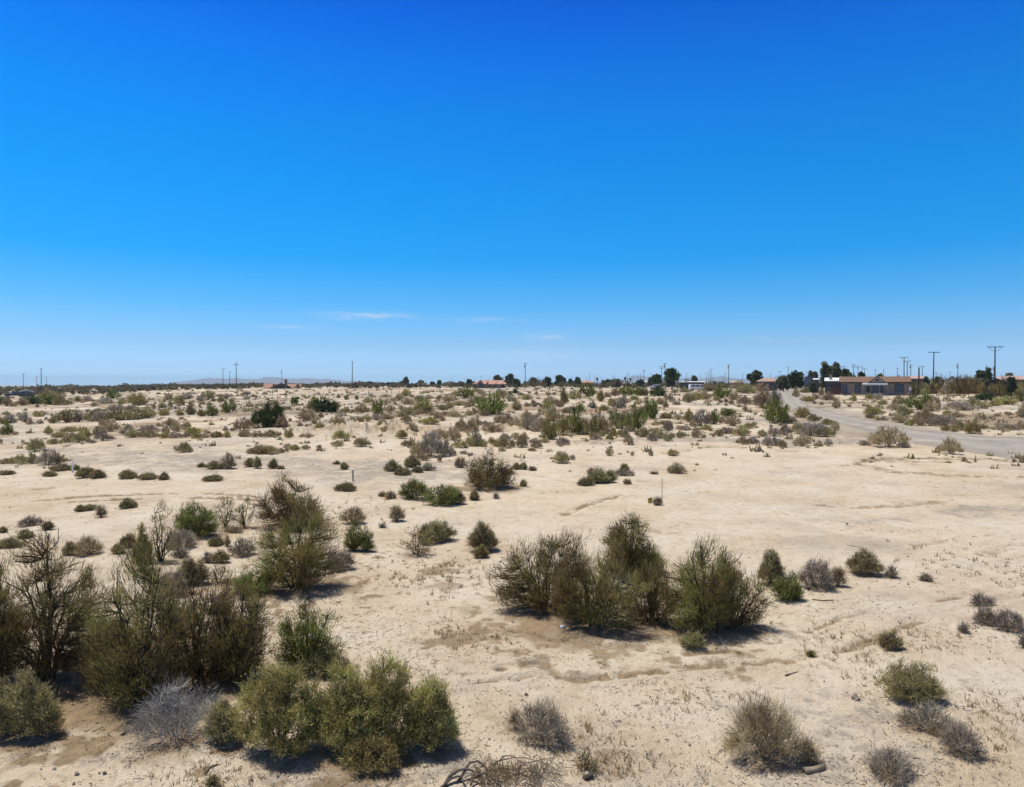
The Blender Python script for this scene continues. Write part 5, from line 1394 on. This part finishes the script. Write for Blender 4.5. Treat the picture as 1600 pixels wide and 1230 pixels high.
rock('small pale rock at the foot of a wiry seedling near the bottom edge', 917, 1210, 6, 5, M_ROCKPALE, 12)
rock('dark flat stone right of the big olive bush', 686, 1182, 5, 4, M_ROCK, 14)
rock('dark stone in grey gravel left of the bottom right bush', 1427, 1185, 7, 5, M_ROCK, 15)

def log(label, pts, r, mat=None, name='log', cat='log'):
    P = [px_m(u, v)[0] for u, v in pts]
    c = sum(P) / len(P)
    o = MB().tube([tuple(p - c + np.array([0, 0, r * .7])) for p in P], [r * q for q in np.linspace(1, .85, len(P))], 9).build(name, mat or M_LOG, None, True)
    o.location = c
    return tag(o, label, cat)
log('short weathered log lying right of the dry tan bush at bottom right', [(1257, 1209), (1272, 1207), (1287, 1202)], .052)
log('short dark stick of wood at the bottom edge under the seedling', [(913, 1220), (926, 1216)], .045, M_STEM)
log('thin dark stick lying alone on the sand right of centre', [(1227, 1056), (1246, 1051)], .014, M_TWIG, 'stick', 'stick')
log('thin stick on sand below the tamarisk thicket', [(1089, 1053), (1106, 1057)], .012, M_TWIG, 'stick', 'stick')
log('dark curved stick in the bottom left sand', [(321, 1210), (327, 1201), (341, 1196)], .02, M_TWIG, 'stick', 'stick')
log('brown chip of wood in the sand at lower left', [(191, 1152), (200, 1145)], .035, M_STEM, 'stick', 'stick')
log('long thin fallen branch on sand beyond the tamarisk thicket', [(1322, 852), (1340, 855), (1361, 852)], .014, M_LOG, 'fallen_branch', 'branch')
log('dark fallen twigs on sand right of the green bush', [(1269, 937), (1285, 939), (1303, 938)], .012, M_TWIG, 'stick', 'stick')

# heap of dead brush at the bottom edge
g, m = px_m(795, 1222)
rng = np.random.default_rng(77)
bp = empty('brush_heap', g)
tag(bp, 'tangled heap of dead dark branches at the bottom edge', 'brush heap')
curl = MB()
def arch(b, x0, x1, hz, y, r, seg=7, skew=0.0):
    pts = []
    for q in range(seg):
        t = q / (seg - 1)
        pts.append((x0 + (x1 - x0) * t + rng.normal(0, .02), y + .10 * math.sin(5 * t + x0) + skew * t + rng.normal(0, .02), hz * .55 * abs(math.sin(math.pi * min(1, t * 1.05))) ** .8 + .02 + rng.uniform(0, .03)))
    b.tube(pts, [r * .62 * (1 - .6 * q / (seg - 1)) for q in range(seg)], 6)
arch(curl, -.90, -.32, .22, -.05, .042); arch(curl, -.92, -.55, .10, -.12, .035); arch(curl, -.70, -.20, .30, .05, .035); arch(curl, -.60, -.10, .16, -.1, .03)
arch(curl, -.25, .35, .32, .25, .016); arch(curl, -.30, .75, .22, .30, .014); arch(curl, .10, .95, .18, .2, .012, 7, .2)
for q in range(46):
    a = rng.uniform(-.6, .55); arch(curl, a, a + rng.uniform(-.45, .6), rng.uniform(.04, .24), rng.uniform(-.28, .3), rng.uniform(.005, .012), 6, rng.uniform(-.3, .3))
curl.build('branches', plain('black_brown_dead_wood', (.085, .068, .055), .9, .4, 12), bp)
for nm, kx, ky, ww, hh, kk in (('dry_twigs', .12, .05, .75, .28, 'b'), ('dry_twigs', -.25, .08, .6, .26, 'o'), ('dry_twigs', .52, .06, .45, .24, 'p')):
    q = grow(kk, ww, .5, hh, 60, rng, .5)
    link(nm, np_mesh(nm, q['V'] + np.array([kx, ky, 0]), q['F'], {'tint': q['tint'] * .7}), bp, LEAF[kk])

# tiny litter and stones nobody could count, thicker near the plants
def scatter():
    rng = np.random.default_rng(12)
    n = 40000
    v = rng.uniform(640, 1290, n); u = rng.uniform(-80, 1680, n)
    a, b = (u - 800) / FPX, (615 - v) / FPX
    dz = -math.sin(PITCH) + b * math.cos(PITCH); dy = math.cos(PITCH) + b * math.sin(PITCH)
    t = np.full(n, 20.0)
    for _ in range(30): t = .5 * t + .5 * (CAM_H - height0(a * t, dy * t)) / -dz
    x, y = a * t, dy * t
    keep = (y > 6) & (y < 60)
    dens = np.clip(.16 + 1.3 * fbm(x / 2.7, y / 2.7, 91, 3), .03, 1)
    sx = np.array([s[:3] for s in SPOTS])
    for px_, py_, pr in sx[np.hypot(sx[:, 0], sx[:, 1]) < 60]:
        q = np.hypot(x - px_, y - py_) / (pr + .2)
        dens = np.maximum(dens, np.clip(1.5 - q * .8, 0, .8))
    keep &= rng.uniform(0, 1, n) < dens
    x, y = x[keep], y[keep]; n = len(x)
    z = height0(x, y)
    dist = np.hypot(x, y)
    ang = rng.uniform(0, np.pi, n)
    L = rng.gamma(1.6, .022, n) * (1 + dist / 60); w = rng.uniform(.0012, .0035, n) * (1 + dist / 22)
    d = np.stack([np.cos(ang), np.sin(ang), rng.normal(0, .25, n)], 1)
    s = np.stack([-np.sin(ang), np.cos(ang), np.zeros(n)], 1)
    P = np.stack([x, y, z + .012 + .01 * rng.uniform(0, 1, n)], 1)
    upv = np.array([0, 0, 1.0])
    A = P - d * L[:, None] / 2; B = P + d * L[:, None] / 2
    V = np.stack([A - s * w[:, None], A + s * w[:, None], A + upv * 1.6 * w[:, None], B - s * w[:, None], B + s * w[:, None], B + upv * 1.6 * w[:, None]], 1).reshape(-1, 3)
    k = np.arange(n)[:, None] * 6
    F = np.concatenate([k + np.array([[0, 1, 4, 3]]), k + np.array([[1, 2, 5, 4]]), k + np.array([[2, 0, 3, 5]])])
    m, nn, l, p = new_mat('litter')
    at = nn.new('ShaderNodeAttribute'); at.attribute_name = 'tint'
    rp = ramp(nn, [(0, (.05, .038, .028)), (.5, (.13, .10, .07)), (1, (.30, .25, .19))]); l.new(at.outputs['Fac'], rp.inputs[0]); l.new(rp.outputs[0], p.inputs['Base Color']); p.inputs['Roughness'].default_value = .95
    o = link('twig_litter', np_mesh('twig_litter', V, F, {'tint': np.repeat(np.clip(rng.normal(.4, .25, n), 0, 1), 6)}), None, m)
    tag(o, 'tiny twigs and plant litter scattered over the sand', 'litter', kind='stuff')
    # pebbles
    sel = rng.uniform(0, 1, n) < .42
    x, y = x[sel] + rng.normal(0, .4, sel.sum()), y[sel] + rng.normal(0, .4, sel.sum()); n = len(x)
    z = height0(x, y); dist = np.hypot(x, y)
    r = rng.gamma(1.3, .0045, n) * (1 + dist / 45) + .004
    D = np.array([[1, 0, 0], [0, 1, 0], [-1, 0, 0], [0, -1, 0], [0, 0, 1], [0, 0, -1]], float)
    V = (np.stack([x, y, z + r * .3], 1)[:, None] + D[None] * r[:, None, None] * rng.uniform(.55, 1.25, (n, 6, 1)) * np.array([1, 1, .7])).reshape(-1, 3)
    T = np.array([[0, 1, 4], [1, 2, 4], [2, 3, 4], [3, 0, 4], [1, 0, 5], [2, 1, 5], [3, 2, 5], [0, 3, 5]])
    F = (np.arange(n)[:, None, None] * 6 + T[None]).reshape(-1, 3)
    m2, nn, l, p = new_mat('pebble')
    at = nn.new('ShaderNodeAttribute'); at.attribute_name = 'tint'
    rp = ramp(nn, [(0, (.09, .075, .06)), (.5, (.22, .185, .15)), (1, (.48, .42, .34))]); l.new(at.outputs['Fac'], rp.inputs[0]); l.new(rp.outputs[0], p.inputs['Base Color']); p.inputs['Roughness'].default_value = .9
    o = link('pebbles', np_mesh('pebbles', V, F, {'tint': np.repeat(np.clip(rng.normal(.45, .25, n), 0, 1), 6)}), None, m2)
    tag(o, 'small loose pebbles scattered over the sand', 'pebbles', kind='stuff')
    # sparse dead grass
    n = 900
    cl = [(700, 890), (690, 915), (905, 1150), (970, 1190), (1440, 1000), (1580, 1110), (1300, 1000), (1400, 1060), (1560, 900), (1480, 870), (640, 900), (740, 1000), (1330, 1020), (1130, 905), (1545, 1150), (560, 800), (900, 1195), (1060, 1090), (330, 1215)]
    Vs, Ts = [], []
    for q in range(n):
        cu, cv = cl[q % len(cl)]
        u_, v_ = cu + rng.normal(0, 42), cv + rng.normal(0, 16)
        g = ground_at(u_, v_)
        if g[1] > 45: continue
        h = rng.uniform(.03, .11) * (1 + g[1] / 50); m_ = int(rng.integers(2, 7))
        for _ in range(m_):
            a = rng.uniform(0, 6.28); tl = rng.uniform(.2, 1.1); w_ = .004 + .0005 * g[1]
            p0 = g + np.array([rng.normal(0, .03), rng.normal(0, .03), -.01]); p1 = p0 + np.array([math.cos(a) * tl * h, math.sin(a) * tl * h, h])
            Vs += [p0 + np.array([w_, 0, 0]), p0 - np.array([w_, 0, 0]), p1]
            Ts += [rng.uniform(.2, 1)] * 3
    V = np.array(Vs)
    o = link('dead_grass', np_mesh('dead_grass', V, np.arange(len(V)).reshape(-1, 3), {'tint': np.array(Ts)}), None, LEAF['b'])
    tag(o, 'sparse dead grass and sprigs on the sand', 'grass', kind='stuff')
scatter()

# countless low sprigs and tufts between the bushes of the flat
def low_tufts():
    rng = np.random.default_rng(44)
    n = 10500
    u = rng.uniform(-330, 1800, n); v = 604 + rng.gamma(1.5, 22, n)
    Vs, Ts = [], []
    for ui, vi in zip(u, v):
        if vi > 830 or vi < 604.5: continue
        g = ground_at(ui, vi)
        if g[1] < 42 or (dist_path(np.array([g[0]]), np.array([g[1]]), road_c)[0] < 5): continue
        if .5 + fbm(np.array(g[0] / 9), np.array(g[1] / 9), 23, 2) * 1.3 < rng.uniform(0, 1): continue
        sz = min(rng.gamma(2.0, .13) * (.6 + g[1] / 130), 1.3)
        m_ = int(rng.integers(7, 16))
        a = rng.uniform(0, 6.28, m_); tl = rng.uniform(.1, 1.0, m_)
        p0 = g + np.stack([rng.normal(0, .25 * sz, m_), rng.normal(0, .25 * sz, m_), np.full(m_, -.02)], 1)
        p1 = p0 + np.stack([np.cos(a) * tl * sz * .5, np.sin(a) * tl * sz * .5, rng.uniform(.25, .75, m_) * sz], 1)
        w = np.stack([np.cos(a + 1.6), np.sin(a + 1.6), 0 * a], 1) * (.09 * sz + .0008 * g[1])
        Vs.append(np.stack([p0 - w, p0 + w, p1], 1).reshape(-1, 3)); Ts.append(np.full(3 * m_, np.clip(rng.normal(.4, .25), 0, 1)))
    V = np.concatenate(Vs)
    o = link('low_tufts', np_mesh('low_tufts', V, np.arange(len(V)).reshape(-1, 3), {'tint': np.concatenate(Ts)}), None,
             leafy('low_tuft_leaf', [(.20, .15, .09), (.31, .24, .15), (.35, .30, .16), (.46, .38, .24)], .3))
    tag(o, 'countless low dry tufts dotted over the desert flat', 'tufts', kind='stuff')
low_tufts()

# the dusty air between here and the mountains
def haze():
    b = MB(); b.box(-10500, 10500, -10500, 10500, -40, 128)
    m, n, l, p = new_mat('dusty_air')
    n.remove(p)
    v = n.new('ShaderNodeVolumePrincipled')
    v.inputs['Color'].default_value = (.66, .85, 1.0, 1)
    v.inputs['Density'].default_value = 1.2e-4
    l.new(v.outputs[0], n['Material Output'].inputs['Volume'])
    tag(b.build('haze', m), 'thin dusty air over the desert', 'haze', kind='stuff')
haze()
# ------------------------------------------------------------------ captions for shrubs and poles: each one placed by what it stands near
for k_, ph, u, v in (('', '', 0, 0),): pass
SPECIAL = [   # (u, v of base as listed, phrase as landmark or None, label)
 (1100, 992, 'the big tamarisk thicket', 'dark olive tamarisk, the big right half of the middle thicket'),
 (846, 960, None, 'spreading olive-grey tamarisk at the left end of the middle thicket'),
 (927, 987, None, 'rusty olive tamarisk, the broad front middle of the middle thicket'),
 (980, 900, None, 'tallest thin tamarisk rising at the back of the middle thicket'),
 (1007, 895, None, 'pale green bush behind the middle thicket, between its two tall clumps'),
 (1017, 977, None, 'brown-purple tamarisk in the gap of the middle thicket'),
 (1146, 992, None, None),
 (465, 926, 'the lone tree-like tamarisk', 'tree-like olive tamarisk with dark trunk casting shade on bare sand'),
 (480, 1054, 'the bright green upright bush', 'bright green upright bush between the lower left tamarisks and olive bushes'),
 (277, 1166, 'the bleached dead bush', 'bleached silver-grey dead bush in the lower left foreground'),
 (848, 1167, 'the grey bush by the brush heap', 'neat grey-brown twiggy bush just above the dead brush heap'),
 (1195, 1197, 'the dry bush at bottom right', 'tall dry tan bush at bottom right beside a short log'),
 (1423, 1098, 'the olive dome bush', 'rounded dull olive bush above the grey gravel at lower right'),
 (600, 1183, 'the big olive bush', 'biggest dull olive saltbush in the bottom foreground, left of the brush heap'),
 (1213, 662, 'the round green bush by the road', 'round dark green bush beside the left edge of the gravel road'),
 (767, 648, 'the wide green creosote bush', 'wide fresh green bush with sprawling top left of centre field'),
 (407, 669, 'the two-lobed dark bush', 'left lobe of a very dark green two-lobed bush in the left field'),
 (426, 667, None, 'taller right lobe of a very dark green two-lobed bush in the left field'),
 (506, 644, 'the black-green round bush', 'compact black-green round bush on pale ground left of centre'),
 (591, 647, 'the little green tree-bush', 'small green tree-like bush with a bare stem on pale ground'),
 (859, 687, 'the leaning dark tamarisk', 'dark tamarisk with a visible trunk at the left end of the middle green thicket'),
 (672, 714, 'the purple-grey bush', 'large purple-grey twiggy bush behind the stake, left of centre'),
 (765, 765, 'the dark broad bush', 'broad dark olive-green bush behind the bare sandy patch'),
 (1387, 699, 'the big dry bush by the road', 'big dry tan bush at the near edge of the gravel road'),
 (1485, 710, None, 'upright dry bush standing alone on the near gravel road edge at right'),
 (1027, 789, 'the tiny tumbleweed', 'tiny round tan tumbleweed beside a thin rod'),
 (1437, 641, 'the green bush at the tan house', 'wide green bush in front of the right end of the tan house'),
 (527, 674, 'the big tan mound bush', 'big tan mounded bush beside the dug soil heaps'),
]
EXTRA_LAND = [('the wooden stake', 552, 745), ('the white stake', 113, 730), ('the nearest utility pole', 1554, 625), ('the armless tall pole', 550, 604), ('the three poles', 358, 612),
 ('the dead brush heap', 790, 1220), ('the white rock', 85, 1200), ('the road bend', 1300, 655), ('the gravel road mouth', 1560, 700), ('the left wheel ruts', 200, 775), ('the dug soil heaps', 585, 676),
 ('the lower left tamarisks', 215, 1080), ('the curved rut at right', 1430, 725), ('the grey gravel patch', 1330, 1150)]
LAND += EXTRA_LAND
used_labels = set()
done = {}
for i, (o, u, v, w, h, k) in enumerate(PLANTS):
    best = min(SPECIAL, key=lambda s: math.hypot(s[0] - u, (s[1] - v)))
    if best[3] and math.hypot(best[0] - u, best[1] - v) < 6 and best[3] not in used_labels:
        done[i] = best[3]; used_labels.add(best[3])
        if best[2]: LAND.append((best[2], u, v - h * .4))
ORD = ['', 'second ', 'third ', 'fourth ', 'fifth ', 'sixth ', 'seventh ', 'eighth ', 'ninth ', 'tenth ']
SPECIES = {'t': 'feathery olive tamarisk', 'r': 'thin open bush', 'o': 'dull olive bush', 'y': 'yellow-green bush', 'b': 'dry tan bush', 'p': 'grey-brown twiggy bush',
           'g': 'fresh green bush', 'd': 'dense dark bush', 'w': 'bleached bush'}
buckets = {}
for i, (o, u, v, w, h, k) in enumerate(PLANTS):
    if i in done: continue
    # perspective: distances down the picture count for more
    def far(l): return math.hypot(l[1] - u, (l[2] - (v - h * .4)) * (1.0 + 260.0 / max(20, v - 590)))
    ph, lu, lv = min(LAND, key=far)
    du, dv = u - lu, (v - h * .4) - lv
    if abs(du) > 1.3 * abs(dv): dirn = 'left of' if du < 0 else 'right of'
    else: dirn = 'behind' if dv < 0 else 'in front of'
    if abs(du) > .5 * abs(dv) and dirn in ('behind', 'in front of'): dirn = dirn + (' and left of' if du < 0 else ' and right of')
    rel = w * h / max(8, v - 596) ** 1.25 / 1.4
    size = 'small' if rel < 1.5 else ('large' if rel > 9 else '')
    shape = 'low' if h < .55 * w else ('upright' if h > 1.05 * w else '')
    buckets.setdefault((size, shape, k, dirn, ph), []).append((far((ph, lu, lv)), i))
for (size, shape, k, dirn, ph), lst in buckets.items():
    lst.sort()
    for r_, (_, i) in enumerate(lst):
        base = ' '.join(q for q in (size, shape, SPECIES[k]) if q)
        if len(lst) == 1: lab = '%s %s %s' % (base, dirn, ph)
        else: lab = '%s, %snearest %s %s' % (base, ORD[r_] if r_ < 10 else 'far ', dirn, ph)
        if len(lab.split()) > 16: lab = lab.replace(' and left of', ', left of').replace(' and right of', ', right of').replace('twiggy ', '').replace('feathery ', '')
        if len(lab.split()) > 16: lab = lab.replace(shape + ' ', '', 1) if shape else lab.replace(' bush', '', 1)
        if len(lab.split()) > 16: lab = lab.replace('fresh ', '').replace('dull ', '').replace('dry tan', 'tan').replace(' twiggy', '')
        if len(lab.split()) > 16: lab = lab.replace('nearest ', '').replace(', ', ' ', 1)
        done[i] = lab
GROUPS = {'t': 'tamarisks on the desert flat', 'r': 'thin open bushes', 'o': 'olive saltbushes on the desert flat', 'y': 'yellow-green bushes on the desert flat', 'b': 'dry tan bushes on the desert flat',
          'p': 'grey-brown bushes on the desert flat', 'g': 'fresh green bushes on the desert flat', 'd': 'dense dark bushes', 'w': 'dead bushes'}
for i, (o, u, v, w, h, k) in enumerate(PLANTS):
    tag(o, done[i], KIND[k][1], GROUPS[k] if k != 'w' else None)
STY = {'T': 'utility pole with one crossarm', 'W': 'utility pole with wide braced crossarm', 'C': 'utility pole with crossarm below its top', 'X': 'utility pole carrying a transformer', 'D': 'utility pole with two crossarms', 'N': 'thin nearly bare utility pole'}
PL = [('the small grey cabin', 42), ('the chimney house', 440), ('the armless tall pole', 550), ('the pale-roofed far houses', 660), ('the pink-roofed house', 768), ('the far tan bungalow', 834), ('the tiny pink cottage', 917), ('the dark-roofed house', 980),
      ('the big round dark tree', 1050), ('the white-roofed mobile home', 1090), ('the orange-tan far roof', 1149), ('the brown hip-roofed house', 1198), ('the tall dark tree pair', 1297), ('the tan house gable', 1370), ('the rear pinkish roof', 1430), ('the flat-roofed house', 1512), ('the dark gabled building', 1552)]
PSPEC = {36.5: 'leftmost crossarm pole, standing before the small grey cabin', 64.5: 'tallest pole of the far left cluster, nearly armless', 348.5: 'left pole of the three, with crossarm at its very top', 359: 'shortest middle pole of the three left of the chimney house',
         369.5: 'tallest right pole of the three, its crossarm below the top', 440.3: 'pole with a transformer rising behind the house with the tall chimney', 550.2: 'tall lone armless-looking pole left of centre', 820.5: 'tall pole with transformer right of the pink-roofed house',
         1138.3: 'tallest middle pole, with a transformer, right of the white-roofed mobile home', 1458: 'tall dark pole with a long crossarm right of the tan house', 1554.5: 'nearest and tallest pole, with braced wide crossarm, at right', 1412.5: 'taller of two crossarm poles over the right roof end of the tan house',
         1417.3: 'shorter braced crossarm pole over the right roof end of the tan house', 1496.5: 'pole with transformer over the long flat-roofed house'}
pb = {}
for j, (o, u, vt, st, md) in enumerate(POLE_OBJS):
    o['category'] = 'utility pole'; o['group'] = 'utility poles along the horizon'
    if u in PSPEC: o['label'] = PSPEC[u]; continue
    ph, pu = min(PL, key=lambda q: abs(q[1] - u))
    side = 'left of' if u < pu - 3 else ('right of' if u > pu + 3 else 'behind')
    pb.setdefault((st, side, ph), []).append((abs(u - pu), j))
for (st, side, ph), lst in pb.items():
    lst.sort()
    for r_, (_, j) in enumerate(lst):
        POLE_OBJS[j][0]['label'] = ('%s %s %s' % (STY[st], side, ph)) if len(lst) == 1 else ('%s, %snearest %s %s' % (STY[st], ORD[r_], side, ph))
